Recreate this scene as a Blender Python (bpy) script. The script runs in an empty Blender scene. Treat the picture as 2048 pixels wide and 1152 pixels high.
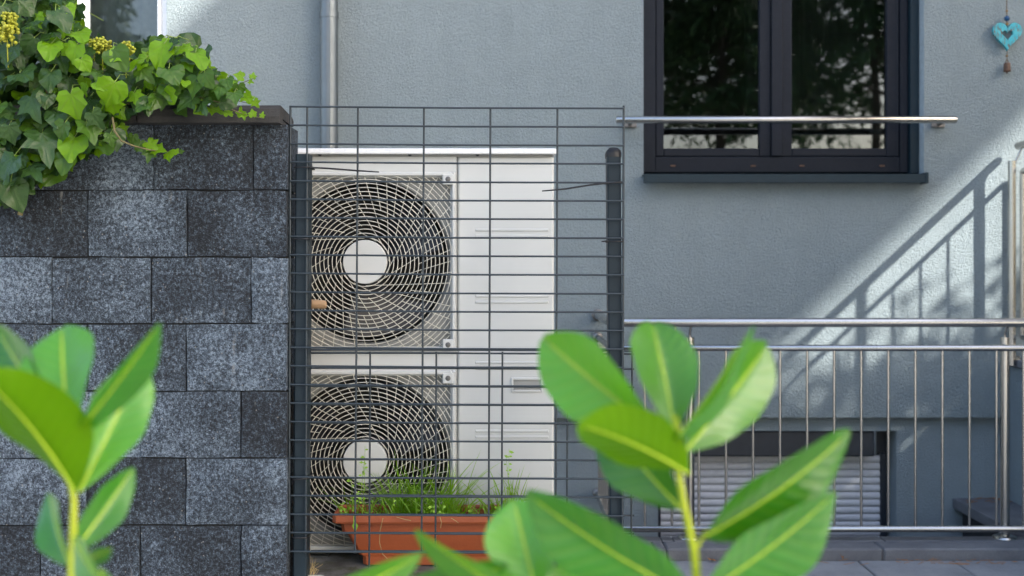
import bpy, bmesh, math, random
from mathutils import Vector, Matrix
R = math.radians
random.seed(7)
scene = bpy.context.scene
COL = scene.collection

# ------------------------------------------------------------------ camera
CZ = 1.27                                  # camera height above the paving
F = 2048 * 40 / 36                         # focal length in photograph pixels
HY = 535                                   # horizon row
cam_d = bpy.data.cameras.new('camera'); cam = bpy.data.objects.new('camera', cam_d); COL.objects.link(cam)
cam.location = (0, 0, CZ); cam.rotation_euler = (R(90), 0, 0)
cam_d.lens = 40; cam_d.sensor_width = 36; cam_d.shift_y = -41 / 2048
cam_d.clip_start = .05; cam_d.clip_end = 3000
cam_d.dof.use_dof = True; cam_d.dof.focus_distance = 3.5; cam_d.dof.aperture_fstop = 3.1
scene.camera = cam

# ------------------------------------------------------------------ light
SUN_DIR = Vector((-1.2, 1.0, -1.12)).normalized()        # the way the rays travel
world = bpy.data.worlds.new('World'); scene.world = world; world.use_nodes = True
wn = world.node_tree; bg = wn.nodes['Background']
sky = wn.nodes.new('ShaderNodeTexSky'); sky.sky_type = 'NISHITA'; sky.sun_disc = False
sky.sun_elevation = math.asin(-SUN_DIR.z); sky.sun_rotation = math.atan2(-SUN_DIR.x, -SUN_DIR.y)
sky.dust_density = 3.0; sky.ozone_density = 1.0
wn.links.new(sky.outputs[0], bg.inputs[0]); bg.inputs[1].default_value = 0.15
sun_d = bpy.data.lights.new('sun', 'SUN'); sun = bpy.data.objects.new('sun', sun_d); COL.objects.link(sun)
sun_d.energy = 3.4; sun_d.angle = R(0.9); sun_d.color = (1, .95, .87)
sun.location = (8, -8, 9); sun.rotation_euler = SUN_DIR.to_track_quat('-Z', 'Y').to_euler()
vs = scene.view_settings
vs.view_transform = 'Standard'; vs.look = 'None'; vs.gamma = 1; vs.use_curve_mapping = False
vs.exposure = 1.97
scene.cycles.max_bounces = 6; scene.cycles.diffuse_bounces = 3; scene.cycles.glossy_bounces = 3; scene.cycles.transparent_max_bounces = 8; scene.cycles.transmission_bounces = 4

# ------------------------------------------------------------------ helpers
def X(px, D): return (px - 1024) / F * D
def Z(py, D): return CZ + (HY - py) / F * D
def P(px, py, D): return Vector((X(px, D), D, Z(py, D)))

WORLD = {}
def _parent(o, parent, W):
    WORLD[o.name] = W
    o.matrix_basis = W
    if parent is not None:
        o.parent = parent
        o.matrix_parent_inverse = WORLD[parent.name].inverted()

def tag(o, label=None, cat=None, group=None, kind=None):
    if label: o['label'] = label
    if cat: o['category'] = cat
    if group: o['group'] = group
    if kind: o['kind'] = kind
    return o

def thing(name, loc, label, cat, group=None):
    o = bpy.data.objects.new(name, None); COL.objects.link(o); o.empty_display_size = .05
    _parent(o, None, Matrix.Translation(Vector(loc)))
    return tag(o, label, cat, group)

def place(name, me, W, parent=None, mat=None):
    o = bpy.data.objects.new(name, me); COL.objects.link(o)
    _parent(o, parent, W)
    return o

class MB:
    def __init__(s): s.v = []; s.f = []; s.sm = []; s.uv = None
    def add(s, vs, fs, smooth=False):
        b = len(s.v); s.v += [tuple(v) for v in vs]
        for f in fs: s.f.append(tuple(i + b for i in f)); s.sm.append(smooth)
        return s
    def box(s, x0, x1, y0, y1, z0, z1, c=0.0):
        """box; c = chamfer of the edges of the front (low y) face and top"""
        if c <= 0:
            vs = [(x, y, z) for z in (z0, z1) for y in (y0, y1) for x in (x0, x1)]
            return s.add(vs, [(0, 1, 5, 4), (1, 3, 7, 5), (3, 2, 6, 7), (2, 0, 4, 6), (4, 5, 7, 6), (2, 3, 1, 0)])
        bm = bmesh.new(); bmesh.ops.create_cube(bm, size=1)
        for v in bm.verts: v.co = ((x0 + x1) / 2 + v.co.x * (x1 - x0), (y0 + y1) / 2 + v.co.y * (y1 - y0), (z0 + z1) / 2 + v.co.z * (z1 - z0))
        bmesh.ops.bevel(bm, geom=list(bm.edges), offset=c, segments=1, affect='EDGES')
        bm.verts.index_update()
        s.add([v.co for v in bm.verts], [[v.index for v in f.verts] for f in bm.faces]); bm.free(); return s
    def tube(s, pts, r, n=10, caps=True, smooth=True):
        pts = [Vector(p) for p in pts]; k = len(pts)
        rs = r if isinstance(r, (list, tuple)) else [r] * k
        vs = []; fs = []; up = None
        for i, p in enumerate(pts):
            t = (pts[min(i + 1, k - 1)] - pts[max(i - 1, 0)]).normalized()
            if up is None:
                up = Vector((0, 0, 1)) if abs(t.z) < .9 else Vector((1, 0, 0))
            a = t.cross(up).normalized(); b = a.cross(t).normalized(); up = b
            for j in range(n):
                w = 2 * math.pi * j / n
                vs.append(p + (a * math.cos(w) + b * math.sin(w)) * rs[i])
        for i in range(k - 1):
            for j in range(n):
                fs.append((i * n + j, i * n + (j + 1) % n, (i + 1) * n + (j + 1) % n, (i + 1) * n + j))
        s.add(vs, fs, smooth)
        if caps:
            s.add(vs[:n], [tuple(range(n))[::-1]]); s.add(vs[-n:], [tuple(range(n))])
        return s
    def lathe(s, prof, c, n=16, axis='z', smooth=True):
        vs = []; fs = []; c = Vector(c)
        for (r, h) in prof:
            for j in range(n):
                w = 2 * math.pi * j / n
                if axis == 'z': vs.append(c + Vector((r * math.cos(w), r * math.sin(w), h)))
                else: vs.append(c + Vector((r * math.cos(w), h, r * math.sin(w))))
        for i in range(len(prof) - 1):
            for j in range(n):
                fs.append((i * n + j, i * n + (j + 1) % n, (i + 1) * n + (j + 1) % n, (i + 1) * n + j))
        return s.add(vs, fs, smooth)
    def ball(s, c, r, sub=1):
        bm = bmesh.new(); bmesh.ops.create_icosphere(bm, subdivisions=sub, radius=r)
        bm.verts.index_update()
        s.add([v.co + Vector(c) for v in bm.verts], [[v.index for v in f.verts] for f in bm.faces], True); bm.free(); return s
    def mesh(s, name, mat, c=None):
        me = bpy.data.meshes.new(name)
        vs = s.v if c is None else [(v[0] - c[0], v[1] - c[1], v[2] - c[2]) for v in s.v]
        me.from_pydata(vs, [], s.f); me.polygons.foreach_set('use_smooth', s.sm)
        if s.uv:
            l = me.uv_layers.new(name='UVMap')
            vi = [0] * len(me.loops); me.loops.foreach_get('vertex_index', vi)
            l.data.foreach_set('uv', [q for i in vi for q in s.uv[i]])
        if mat: me.materials.append(mat)
        me.update(); return me
    def build(s, name, mat, parent=None, fix=False):
        lo = [min(v[i] for v in s.v) for i in range(3)]; hi = [max(v[i] for v in s.v) for i in range(3)]
        c = Vector([(a + b) / 2 for a, b in zip(lo, hi)])
        me = s.mesh(name, mat, c)
        if fix:
            bm = bmesh.new(); bm.from_mesh(me); bmesh.ops.recalc_face_normals(bm, faces=bm.faces); bm.to_mesh(me); bm.free()
        return place(name, me, Matrix.Translation(c), parent)

def holed(mb, a0, a1, b0, b1, holes, fn):
    """a rectangle in (a, b) with rectangular holes; fn maps (a, b) to a point"""
    xa = sorted({a0, a1, *[h[0] for h in holes], *[h[1] for h in holes]})
    xb = sorted({b0, b1, *[h[2] for h in holes], *[h[3] for h in holes]})
    for i in range(len(xa) - 1):
        for j in range(len(xb) - 1):
            ca, cb = (xa[i] + xa[i + 1]) / 2, (xb[j] + xb[j + 1]) / 2
            if any(h[0] < ca < h[1] and h[2] < cb < h[3] for h in holes): continue
            mb.add([fn(xa[i], xb[j]), fn(xa[i + 1], xb[j]), fn(xa[i + 1], xb[j + 1]), fn(xa[i], xb[j + 1])], [(0, 1, 2, 3)])

# ------------------------------------------------------------------ materials
class NT:
    def __init__(s, name):
        s.m = bpy.data.materials.new(name); s.m.use_nodes = True; s.t = s.m.node_tree
        s.b = s.t.nodes['Principled BSDF']; s.out = s.t.nodes['Material Output']
    def n(s, typ, props=None, **ins):
        nd = s.t.nodes.new('ShaderNode' + typ)
        for k, v in (props or {}).items(): setattr(nd, k, v)
        for k, v in ins.items():
            k = int(k[1:]) if k[0] == 'i' and k[1:].isdigit() else k.replace('_', ' ')
            sk = nd.inputs[k]
            if hasattr(v, 'is_output'): s.t.links.new(v, sk)
            else: sk.default_value = v
        return nd
    def math(s, op, a, b=0.0, c=0.0, clamp=False):
        return s.n('Math', {'operation': op, 'use_clamp': clamp}, i0=a, i1=b, i2=c).outputs[0]
    def mix(s, fac, a, b, mode='MIX'):
        nd = s.t.nodes.new('ShaderNodeMix'); nd.data_type = 'RGBA'; nd.blend_type = mode
        for sk, v in ((nd.inputs[0], fac), (nd.inputs[6], a), (nd.inputs[7], b)):
            if hasattr(v, 'is_output'): s.t.links.new(v, sk)
            else: sk.default_value = (*v, 1) if isinstance(v, tuple) and len(v) == 3 else v
        return nd.outputs[2]
    def coord(s, rnd=True):
        tc = s.n('TexCoord').outputs['Object']
        if not rnd: return tc
        r = s.n('ObjectInfo').outputs['Random']
        off = s.math('MULTIPLY', r, 37.0)
        return s.n('VectorMath', {'operation': 'ADD'}, i0=tc, i1=s.n('CombineXYZ', X=off, Y=off, Z=off).outputs[0]).outputs[0]
    def noise(s, vec, scale, detail=3.0, rough=.55):
        return s.n('TexNoise', None, Vector=vec, Scale=scale, Detail=detail, Roughness=rough).outputs[0]
    def ramp(s, fac, stops):
        nd = s.n('ValToRGB', None, Fac=fac); e = nd.color_ramp.elements
        while len(e) < len(stops): e.new(.5)
        for el, (p, c) in zip(e, stops): el.position = p; el.color = (*c, 1) if len(c) == 3 else c
        return nd.outputs[0]
    def rng(s, v, a, b, c, d):
        return s.n('MapRange', None, i0=v, i1=a, i2=b, i3=c, i4=d).outputs[0]
    def bump(s, h, dist, strength=1.0, normal=None):
        nd = s.n('Bump', None, Height=h, Distance=dist, Strength=strength)
        if normal is not None: s.t.links.new(normal, nd.inputs['Normal'])
        return nd.outputs[0]
    def set(s, **k):
        for q, v in k.items():
            sk = s.b.inputs[q.replace('_', ' ')]
            if hasattr(v, 'is_output'): s.t.links.new(v, sk)
            else: sk.default_value = (*v, 1) if isinstance(v, tuple) and len(v) == 3 else v
        return s

def simple(name, col, rough=.5, metal=0., var=.12, scale=30, bump=0., bscale=200, **k):
    m = NT(name); co = m.coord()
    n = m.noise(co, scale, 4)
    f = m.rng(n, .3, .7, 1 - var, 1 + var)
    c = m.mix(1.0, col, m.n('CombineColor', None, Red=f, Green=f, Blue=f).outputs[0], 'MULTIPLY')
    m.set(Base_Color=c, Roughness=m.rng(m.noise(co, scale * 2.3, 3), .3, .7, rough * .85, min(1, rough * 1.15)), Metallic=metal, **k)
    if bump: m.set(Normal=m.bump(m.noise(co, bscale, 3), bump))
    return m.m

def stucco(name, col):
    m = NT(name); co = m.coord(False)
    big = m.noise(co, .9, 4); mid = m.noise(co, 9, 4); fine = m.noise(co, 120, 4, .6); grit = m.noise(co, 420, 2)
    f = m.math('MULTIPLY', m.rng(big, .3, .7, .95, 1.04), m.rng(mid, .3, .7, .96, 1.03))
    f = m.math('MULTIPLY', f, m.rng(fine, .3, .7, .92, 1.06))
    c = m.mix(1.0, col, m.n('CombineColor', None, Red=f, Green=f, Blue=f).outputs[0], 'MULTIPLY')
    strk = m.noise(m.n('Mapping', None, Vector=co, Scale=(9, 9, .55)).outputs[0], 1.0, 4)
    c = m.mix(m.math('MULTIPLY', m.rng(strk, .5, .72, 0, .22), m.rng(big, .4, .6, 0, 1)), c, tuple(q * .72 for q in col))
    h = m.math('ADD', fine, m.math('MULTIPLY', grit, .35))
    m.set(Base_Color=c, Roughness=.9, Normal=m.bump(h, .030, 1.0))
    m.b.inputs['Specular IOR Level'].default_value = .25
    return m.m

def block_mat():
    m = NT('split_concrete'); co = m.coord(); rnd = m.n('ObjectInfo').outputs['Random']
    grain = m.noise(co, 105, 4, .8); fine = m.noise(co, 300, 2, .6); patch = m.noise(co, 5.5, 3)
    vor = m.n('TexVoronoi', None, Vector=co, Scale=150).outputs['Distance']
    tone = m.math('ADD', m.rng(rnd, 0, 1, -.09, .045), m.rng(patch, .3, .7, -.06, .06))
    g = m.math('ADD', m.math('ADD', m.math('MULTIPLY', grain, .75), m.math('MULTIPLY', fine, .32)), tone)
    c = m.ramp(g, [(.35, (.005, .007, .010)), (.45, (.022, .030, .042)), (.55, (.086, .117, .155)), (.68, (.30, .38, .47))])
    pit = m.rng(m.n('TexVoronoi', None, Vector=co, Scale=120, Randomness=1.0).outputs['Distance'], .12, .3, .85, 0)
    pit = m.math('MULTIPLY', pit, m.rng(m.noise(co, 55, 2), .42, .58, 0, 1))
    c = m.mix(pit, c, (.006, .008, .010))
    # pale limestone chips and lime runs
    chips = m.rng(m.n('TexVoronoi', None, Vector=co, Scale=62, Randomness=1.0).outputs['Distance'], .09, .14, 1, 0)
    chips = m.math('MULTIPLY', chips, m.rng(m.noise(co, 40, 1), .52, .6, 0, .75))
    c = m.mix(chips, c, (.42, .40, .36))
    st = m.n('Mapping', None, Vector=co, Scale=(38, 38, 2.2)).outputs[0]
    runs = m.math('MULTIPLY', m.rng(m.noise(st, 1.0, 2), .67, .75, 0, .5), m.rng(m.noise(co, 60, 3), .4, .6, 0, 1))
    c = m.mix(runs, c, (.40, .40, .38))
    h = m.math('SUBTRACT', m.math('ADD', grain, m.math('MULTIPLY', fine, .5)), m.math('MULTIPLY', m.rng(vor, 0, .35, 1, 0), .3))
    m.set(Base_Color=c, Roughness=.85, Normal=m.bump(h, .018, 1.0))
    return m.m

def leaf_mat(name, top, under, trans, vein, kind, gloss=.34, tw=.32):
    m = NT(name); uv = m.n('TexCoord').outputs['UV']; sx = m.n('SeparateXYZ', None, Vector=uv)
    u, v = sx.outputs[0], sx.outputs[1]; au = m.math('ABSOLUTE', u)
    oi = m.n('ObjectInfo').outputs['Random']
    co = m.coord()
    if kind == 'ivy':
        d = au
        for a in (46, 98):
            ca, sa = math.cos(R(a)), math.sin(R(a))
            dd = m.math('ABSOLUTE', m.math('SUBTRACT', m.math('MULTIPLY', au, ca), m.math('MULTIPLY', v, sa)))
            d = m.math('MINIMUM', d, dd)
        vn = m.rng(d, .012, .065, .85, 0)
        hb = m.math('MULTIPLY', m.math('ADD', m.rng(d, 0, .10, -.9, 0), m.noise(uv, 5, 2)), 3.0)
    else:
        w = m.math('FRACT', m.math('MULTIPLY', m.math('SUBTRACT', v, m.math('MULTIPLY', au, .17)), 11.0))
        w = m.math('ABSOLUTE', m.math('SUBTRACT', w, .5))
        vn = m.math('MAXIMUM', m.rng(w, .0, .16, .17, 0), m.rng(au, .02, .07, .7, 0))
        hb = m.math('ADD', m.rng(w, 0, .5, 0, .8), m.math('MULTIPLY', m.noise(uv, 5, 2), .5))
    f = m.math('MULTIPLY', m.rng(oi, 0, 1, .72, 1.25), m.rng(m.noise(co, 26 if kind == 'ivy' else 14, 3), .3, .7, .85, 1.15))
    c = m.mix(1.0, top, m.n('CombineColor', None, Red=f, Green=f, Blue=f).outputs[0], 'MULTIPLY')
    c = m.mix(vn, c, vein)
    back = m.n('NewGeometry').outputs['Backfacing']
    c = m.mix(back, c, under)
    m.set(Base_Color=c, Roughness=m.rng(m.noise(co, 30, 2), .3, .7, gloss * .85, gloss * 1.2), Normal=m.bump(hb, .0018 if kind == 'laurel' else .0012, .6 if kind == 'laurel' else .4))
    m.b.inputs['Specular IOR Level'].default_value = .5
    if kind == 'ivy': m.b.inputs['Specular IOR Level'].default_value = .32
    else: m.set(Specular_IOR_Level=m.rng(back, 0, 1, .5, .12))
    if kind == 'laurel': m.set(Coat_Weight=m.math('MULTIPLY', m.math('SUBTRACT', 1.0, back), .8), Coat_Roughness=.3, Coat_IOR=1.5)
    tr = m.n('BsdfTranslucent', None, Color=m.mix(vn, trans, vein))
    mx = m.n('MixShader', None, Fac=tw)
    m.t.links.new(m.b.outputs[0], mx.inputs[1]); m.t.links.new(tr.outputs[0], mx.inputs[2])
    m.t.links.new(mx.outputs[0], m.out.inputs[0])
    return m.m

def glass_mat(name, tint=(1, 1, 1), refl=1.5):
    m = NT(name)
    fr = m.n('Fresnel', None, IOR=refl).outputs[0]
    wob = m.bump(m.noise(m.coord(False), 2.2, 1), .0009, .5)
    gl = m.n('BsdfGlossy', None, Roughness=.012, Normal=wob)
    tr = m.n('BsdfTransparent', None, Color=(*tint, 1))
    mx = m.n('MixShader', None, Fac=m.math('MULTIPLY', fr, 1.75, clamp=True))
    m.t.links.new(tr.outputs[0], mx.inputs[1]); m.t.links.new(gl.outputs[0], mx.inputs[2]); m.t.links.new(mx.outputs[0], m.out.inputs[0])
    return m.m

def steel(name, col, rough, scale=None):
    m = NT(name); co = m.coord()
    m.set(Base_Color=m.mix(m.rng(m.noise(co, 14, 3), .35, .7, 0, .3), col, tuple(c * .82 for c in col)), Metallic=1.0,
          Roughness=m.rng(m.noise(co, 22, 3), .3, .7, rough * .9, rough * 1.12))
    return m.m

def concrete(name, a, b, scale=6., moss=0.):
    m = NT(name); co = m.coord()
    n = m.noise(co, scale, 6, .65); g = m.noise(co, 180, 3, .7)
    c = m.mix(m.rng(n, .35, .68, 0, 1), a, b)
    f = m.rng(g, .3, .7, .86, 1.12)
    c = m.mix(1.0, c, m.n('CombineColor', None, Red=f, Green=f, Blue=f).outputs[0], 'MULTIPLY')
    if moss: c = m.mix(m.math('MULTIPLY', m.rng(m.noise(co, 17, 5, .7), .5, .62, 0, 1), moss), c, (.05, .055, .018))
    m.set(Base_Color=c, Roughness=.82, Normal=m.bump(m.math('ADD', g, m.math('MULTIPLY', n, .8)), .004, .7))
    return m.m

def wood(name, a, b):
    m = NT(name); co = m.coord()
    n = m.noise(m.n('Mapping', None, Vector=co, Scale=(14, 120, 120)).outputs[0], 1.0, 4)
    m.set(Base_Color=m.mix(n, a, b), Roughness=.7, Normal=m.bump(n, .001))
    return m.m

def turquoise():
    m = NT('chipped_turquoise_paint'); co = m.coord()
    n = m.noise(m.n('Mapping', None, Vector=co, Scale=(170, 40, 45)).outputs[0], 1.0, 4, .6)
    c = m.mix(m.rng(m.noise(co, 45, 3), .35, .65, 0, 1), (.015, .30, .38), (.07, .42, .48))
    c = m.mix(m.rng(n, .555, .585, 0, 1), c, (.13, .065, .03))
    m.set(Base_Color=c, Roughness=.6, Normal=m.bump(m.rng(n, .6, .64, 1, 0), .001)); return m.m

MAT = dict(
    stucco=stucco('blue_grey_render', (.37, .44, .465)),
    stucco_low=stucco('plinth_render', (.40, .475, .51)),
    block=block_mat(),
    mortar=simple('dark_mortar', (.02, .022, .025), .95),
    coping=concrete('weathered_brown_coping', (.014, .0135, .0135), (.046, .043, .041), 9),
    post=simple('anthracite_powder_coat', (.010, .019, .027), .5, var=.15, scale=12, Specular_IOR_Level=.25),
    wire=simple('anthracite_wire', (.018, .028, .036), .42, var=.1),
    window_frame=simple('anthracite_window_foil', (.009, .012, .019), .6, var=.08, Specular_IOR_Level=.2),
    sill=simple('anthracite_aluminium', (.010, .023, .032), .5, var=.1, Specular_IOR_Level=.25),
    reveal=simple('grey_blue_reveal', (.36, .42, .45), .7),
    white_pvc=simple('white_window_plastic', (.78, .79, .80), .3, var=.03),
    glass=glass_mat('window_glass', (.62, .66, .66)),
    room=simple('dim_room_paint', (.07, .07, .065), .9),
    curtain=simple('dark_curtain_cloth', (.035, .04, .03), .9),
    blind=simple('pale_net_curtain', (.62, .64, .62), .9),
    shutter=simple('pale_grey_shutter_slats', (.52, .53, .565), .45, var=.06),
    shutter_box=simple('dark_shutter_box', (.012, .018, .028), .45),
    zinc=steel('zinc_downpipe', (.185, .205, .215), .5),
    steel=steel('brushed_stainless_steel', (.47, .455, .43), .24), steel_dull=steel('dull_stainless_steel', (.26, .245, .225), .5),
    casing=simple('cream_white_casing', (.50, .515, .505), .42, var=.025, scale=5),
    grille=simple('cream_grille_wire', (.56, .55, .48), .4, var=.06),
    cover=simple('satin_white_cover', (.66, .67, .665), .3, var=.04),
    shroud=simple('grey_white_shroud', (.25, .255, .24), .5, var=.06),
    screw=simple('dark_screw_hole', (.10, .10, .095), .5),
    black=simple('black_plastic', (.006, .006, .007), .5),
    fan=simple('dark_fan_plastic', (.020, .022, .028), .45),
    coil=simple('aluminium_coil_fins', (.035, .034, .032), .6, var=.4, scale=60),
    terracotta=simple('terracotta_plastic', (.30, .072, .023), .52, var=.10, scale=11, bump=.0006, bscale=120),
    soil=simple('dry_soil', (.045, .030, .018), .95, var=.4, scale=50, bump=.006, bscale=70),
    plinth=concrete('mossy_concrete', (.06, .055, .05), (.17, .165, .155), 8, .75),
    lime=concrete('pale_mortar_dab', (.40, .39, .37), (.60, .59, .57), 14),
    slab=concrete('blue_grey_paving_stone', (.20, .205, .22), (.29, .295, .31), 5),
    coping_stone=concrete('slate_grey_coping_stone', (.10, .104, .116), (.165, .168, .18), 5),
    street=concrete('pale_bounce_street', (.30, .305, .31), (.42, .42, .42), 1.5),
    bounce_ground=concrete('pale_bounce_gravel', (.32, .31, .29), (.44, .43, .40), 2, .1),  # light gravel tone, kept pale so the yard bounces light upward
    wood=wood('weathered_ash_wood', (.28, .17, .09), (.42, .28, .16)),
    turquoise=turquoise(),
    bead=simple('blue_glass_bead', (.006, .06, .16), .1, var=.2),
    gold=simple('amber_bead', (.30, .16, .03), .3),
    string=simple('tan_string', (.16, .10, .05), .9),
    rust=simple('rusty_iron', (.10, .055, .035), .8, var=.4, scale=120),
    laurel=leaf_mat('laurel_leaf', (.020, .155, .004), (.050, .14, .001), (.12, .42, .003), (.26, .42, .02), 'laurel', .32, .30),
    laurel_young=leaf_mat('young_laurel_leaf', (.058, .255, .010), (.085, .185, .001), (.20, .52, .005), (.32, .46, .025), 'laurel', .34, .36),
    laurel_rib=simple('yellow_green_midrib', (.38, .52, .02), .45, var=.1),
    laurel_stem=simple('yellow_green_stem', (.36, .43, .012), .5, var=.15),
    bark=simple('brown_bark', (.06, .045, .03), .9, var=.4, scale=40, bump=.01, bscale=50),
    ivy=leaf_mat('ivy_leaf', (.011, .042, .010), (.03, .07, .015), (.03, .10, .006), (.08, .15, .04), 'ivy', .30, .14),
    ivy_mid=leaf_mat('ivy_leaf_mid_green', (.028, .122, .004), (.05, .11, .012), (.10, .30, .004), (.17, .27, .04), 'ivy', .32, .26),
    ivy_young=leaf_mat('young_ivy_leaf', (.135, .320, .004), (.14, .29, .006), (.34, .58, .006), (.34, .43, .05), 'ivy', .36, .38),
    ivy_stem=simple('ivy_stem', (.14, .12, .05), .7, var=.25),
    ivy_young_stem=simple('green_ivy_stem', (.20, .28, .05), .6, var=.2),
    umbel=simple('yellow_green_ivy_flowers', (.30, .31, .02), .6, var=.3, scale=60),
    grass=leaf_mat('grass_blade', (.13, .30, .010), (.13, .30, .010), (.38, .62, .02), (.2, .38, .02), 'laurel', .5, .42),
    weed=simple('lime_green_weed', (.20, .38, .02), .5, var=.25),
    straw=simple('dry_straw', (.34, .26, .12), .8, var=.25),
    dead_leaf=simple('dry_orange_leaf', (.36, .15, .035), .75, var=.3, scale=60),
    needle=simple('conifer_needles', (.05, .11, .026), .6, var=.35, scale=2),
    shade_hedge=simple('shade_leaf', (.045, .085, .02), .55, var=.3, scale=8),
    beige=stucco('shade_slab_render', (.40, .39, .36)),
    roof=simple('eaves_board', (.16, .16, .165), .7),
)

# ================================================================== SETTING
# ground with a rectangular hole over the light well
WELL = (.36, 2.59, 5.17, 6.4)
g = MB(); holed(g, -400, 400, -400, 400, [WELL], lambda a, b: (a, b, -.03))
tag(g.build('ground', MAT['bounce_ground']), kind='structure')

st_ = MB(); st_.box(-200, 200, -12.5, -3.5, -.06, -.02)  # unseen street, laid pale to bounce sunlight onto the scene
tag(st_.build('street', MAT['street']), kind='structure')
pv = MB(); pv.box(.36, 4.45, 1.6, 4.94, -.029, -.008)
pave = tag(pv.build('pavement', MAT['mortar']), kind='structure')
S = .412
me_slab = MB().box(-S / 2 + .003, S / 2 - .003, -S / 2 + .003, S / 2 - .003, -.04, 0, .004).mesh('slab', MAT['slab'])
for i in range(7):
    for j in range(6):
        x = 1.505 + (i - 2.5) * S - .004
        place('slab', me_slab, Matrix.Translation((x, 4.935 - S / 2 - j * S, random.uniform(-.0015, .0015) - .001)) @ Matrix.Rotation(random.uniform(-.004, .004), 4, 'Z'), pave)

# sunken yard in front of the cellar window
w = MB()
w.box(.30, 4.4, 5.17, 5.26, -1.3, -.005); w.box(.27, .36, 5.262, 5.97, -1.3, -.005); w.box(.36, 4.4, 5.262, 5.99, -1.35, -1.3)
tag(w.build('sunken_yard', MAT['plinth']), kind='structure')

# ------------------------------------------------------------------ house
DW = 5.92; DP = 5.97
house = thing('house', (0, DW, 0), 'blue-grey rendered house with dark framed window and stepped base', 'house')
zs = Z(835, DW)
wx0, wx1, wz0, wz1 = X(1287, DW), X(1848, DW), Z(351, DW), 3.2
lx0, lx1, lz0, lz1 = X(20, DW), X(333, DW), Z(196, DW), 2.9
m = MB(); holes = [(wx0, wx1, wz0, wz1), (lx0, lx1, lz0, lz1)]
holed(m, -7, 8, zs, 6.2, holes, lambda a, b: (a, DW, b))
m.add([(-7, DW, zs), (8, DW, zs), (8, DP + .01, zs), (-7, DP + .01, zs)], [(3, 2, 1, 0)])
wall = m.build('wall', MAT['stucco'], house)
def reveal(name, x0, x1, z0, z1, y0, y1, mat, parent):
    r = MB()
    r.add([(x0, y0, z0), (x0, y1, z0), (x0, y1, z1), (x0, y0, z1)], [(0, 1, 2, 3)])
    r.add([(x1, y0, z0), (x1, y1, z0), (x1, y1, z1), (x1, y0, z1)], [(3, 2, 1, 0)])
    r.add([(x0, y0, z0), (x1, y0, z0), (x1, y1, z0), (x0, y1, z0)], [(0, 1, 2, 3)])
    r.add([(x0, y0, z1), (x1, y0, z1), (x1, y1, z1), (x0, y1, z1)], [(3, 2, 1, 0)])
    return r.build(name, mat, parent)
reveal('window_reveal', wx0, wx1, wz0, wz1, DW, 6.12, MAT['reveal'], wall)
reveal('window_reveal', lx0, lx1, lz0, lz1, DW, 6.05, MAT['white_pvc'], wall)
cx0, cx1, cz0, cz1 = X(1316, DP), X(1793, DP), -.5, Z(862, DP)
m = MB(); holed(m, -7, 8, -1.3, zs + .02, [(cx0, cx1, cz0, cz1)], lambda a, b: (a, DP, b))
plw = m.build('plinth_wall', MAT['stucco_low'], house)
reveal('window_reveal', cx0, cx1, cz0, cz1, DP, 6.16, MAT['stucco_low'], plw)
m = MB(); m.box(-7.3, 8.3, 5.36, 6.4, 6.22, 6.38); m.box(-7.3, 8.3, 5.30, 5.36, 6.17, 6.44); m.box(-7, 8, 5.921, 11, 5.201, 6.215)
m.build('roof_eaves', MAT['roof'], house)
m = MB()   # the room shell behind the windows
m.add([(-7, 9, 0.9), (8, 9, .9), (8, 9, 4.6), (-7, 9, 4.6)], [(0, 1, 2, 3)])
m.add([(-7, 6.2, .9), (8, 6.2, .9), (8, 9, .9), (-7, 9, .9)], [(0, 1, 2, 3)])
m.add([(-7, 6.2, 4.6), (8, 6.2, 4.6), (8, 9, 4.6), (-7, 9, 4.6)], [(0, 1, 2, 3)])
for x in (-7, -.8, 8): m.add([(x, 6.17, .9), (x, 9, .9), (x, 9, 4.6), (x, 6.17, 4.6)], [(0, 1, 2, 3)])
m.build('room_wall', MAT['room'], house)

def frame(mb, x0, x1, z0, z1, l, r, b, t, y0, y1, c=.003):
    """a rectangular frame with bar widths l, r, b, t"""
    mb.box(x0, x0 + l, y0, y1, z0, z1, c); mb.box(x1 - r, x1, y0, y1, z0, z1, c)
    mb.box(x0 + l + .0005, x1 - r - .0005, y0, y1, z0, z0 + b, c); mb.box(x0 + l + .0005, x1 - r - .0005, y0, y1, z1 - t, z1, c)

# anthracite two-leaf window
DF = 6.04
m = MB(); fz0 = Z(345, DF)
m.box(wx0 + .002, X(1310, DF), 6.02, 6.1, fz0, wz1 - .002, .002)
m.box(X(1798, DF), X(1813, DF), 6.02, 6.1, fz0, wz1 - .002, .002)
m.box(X(1310, DF) + .0005, X(1798, DF) - .0005, 6.024, 6.1, fz0, Z(314, DF), .003)
win = m.build('window', MAT['window_frame'], house)
tag(win, 'anthracite two-leaf window with dark reflecting panes')
MB().box(X(1814, DF), wx1 - .002, 5.985, 6.08, fz0 - .01, wz1 - .002, .003).build('guide_rail', MAT['sill'], win)
MB().box(X(1541, DF), X(1563, DF), 6.012, 6.028, Z(313, DF), wz1 - .1, .003).build('mullion', MAT['window_frame'], win)
for a, b, gl, gr in ((1311, 1541, 1327, 1518), (1563, 1797, 1583, 1772)):
    s = MB(); x0, x1 = X(a, DF), X(b, DF)
    frame(s, x0, x1, Z(313, DF), wz1 - .02, X(gl, DF) - x0, x1 - X(gr, DF), Z(297, DF) - Z(313, DF), .06, 6.03, 6.075, .004)
    s.build('sash', MAT['window_frame'], win)
    s = MB(); s.box(X(gl, DF) - .006, X(gr, DF) + .006, 6.052, 6.056, Z(300, DF), wz1 - .07); s.build('pane', MAT['glass'], win)
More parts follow.
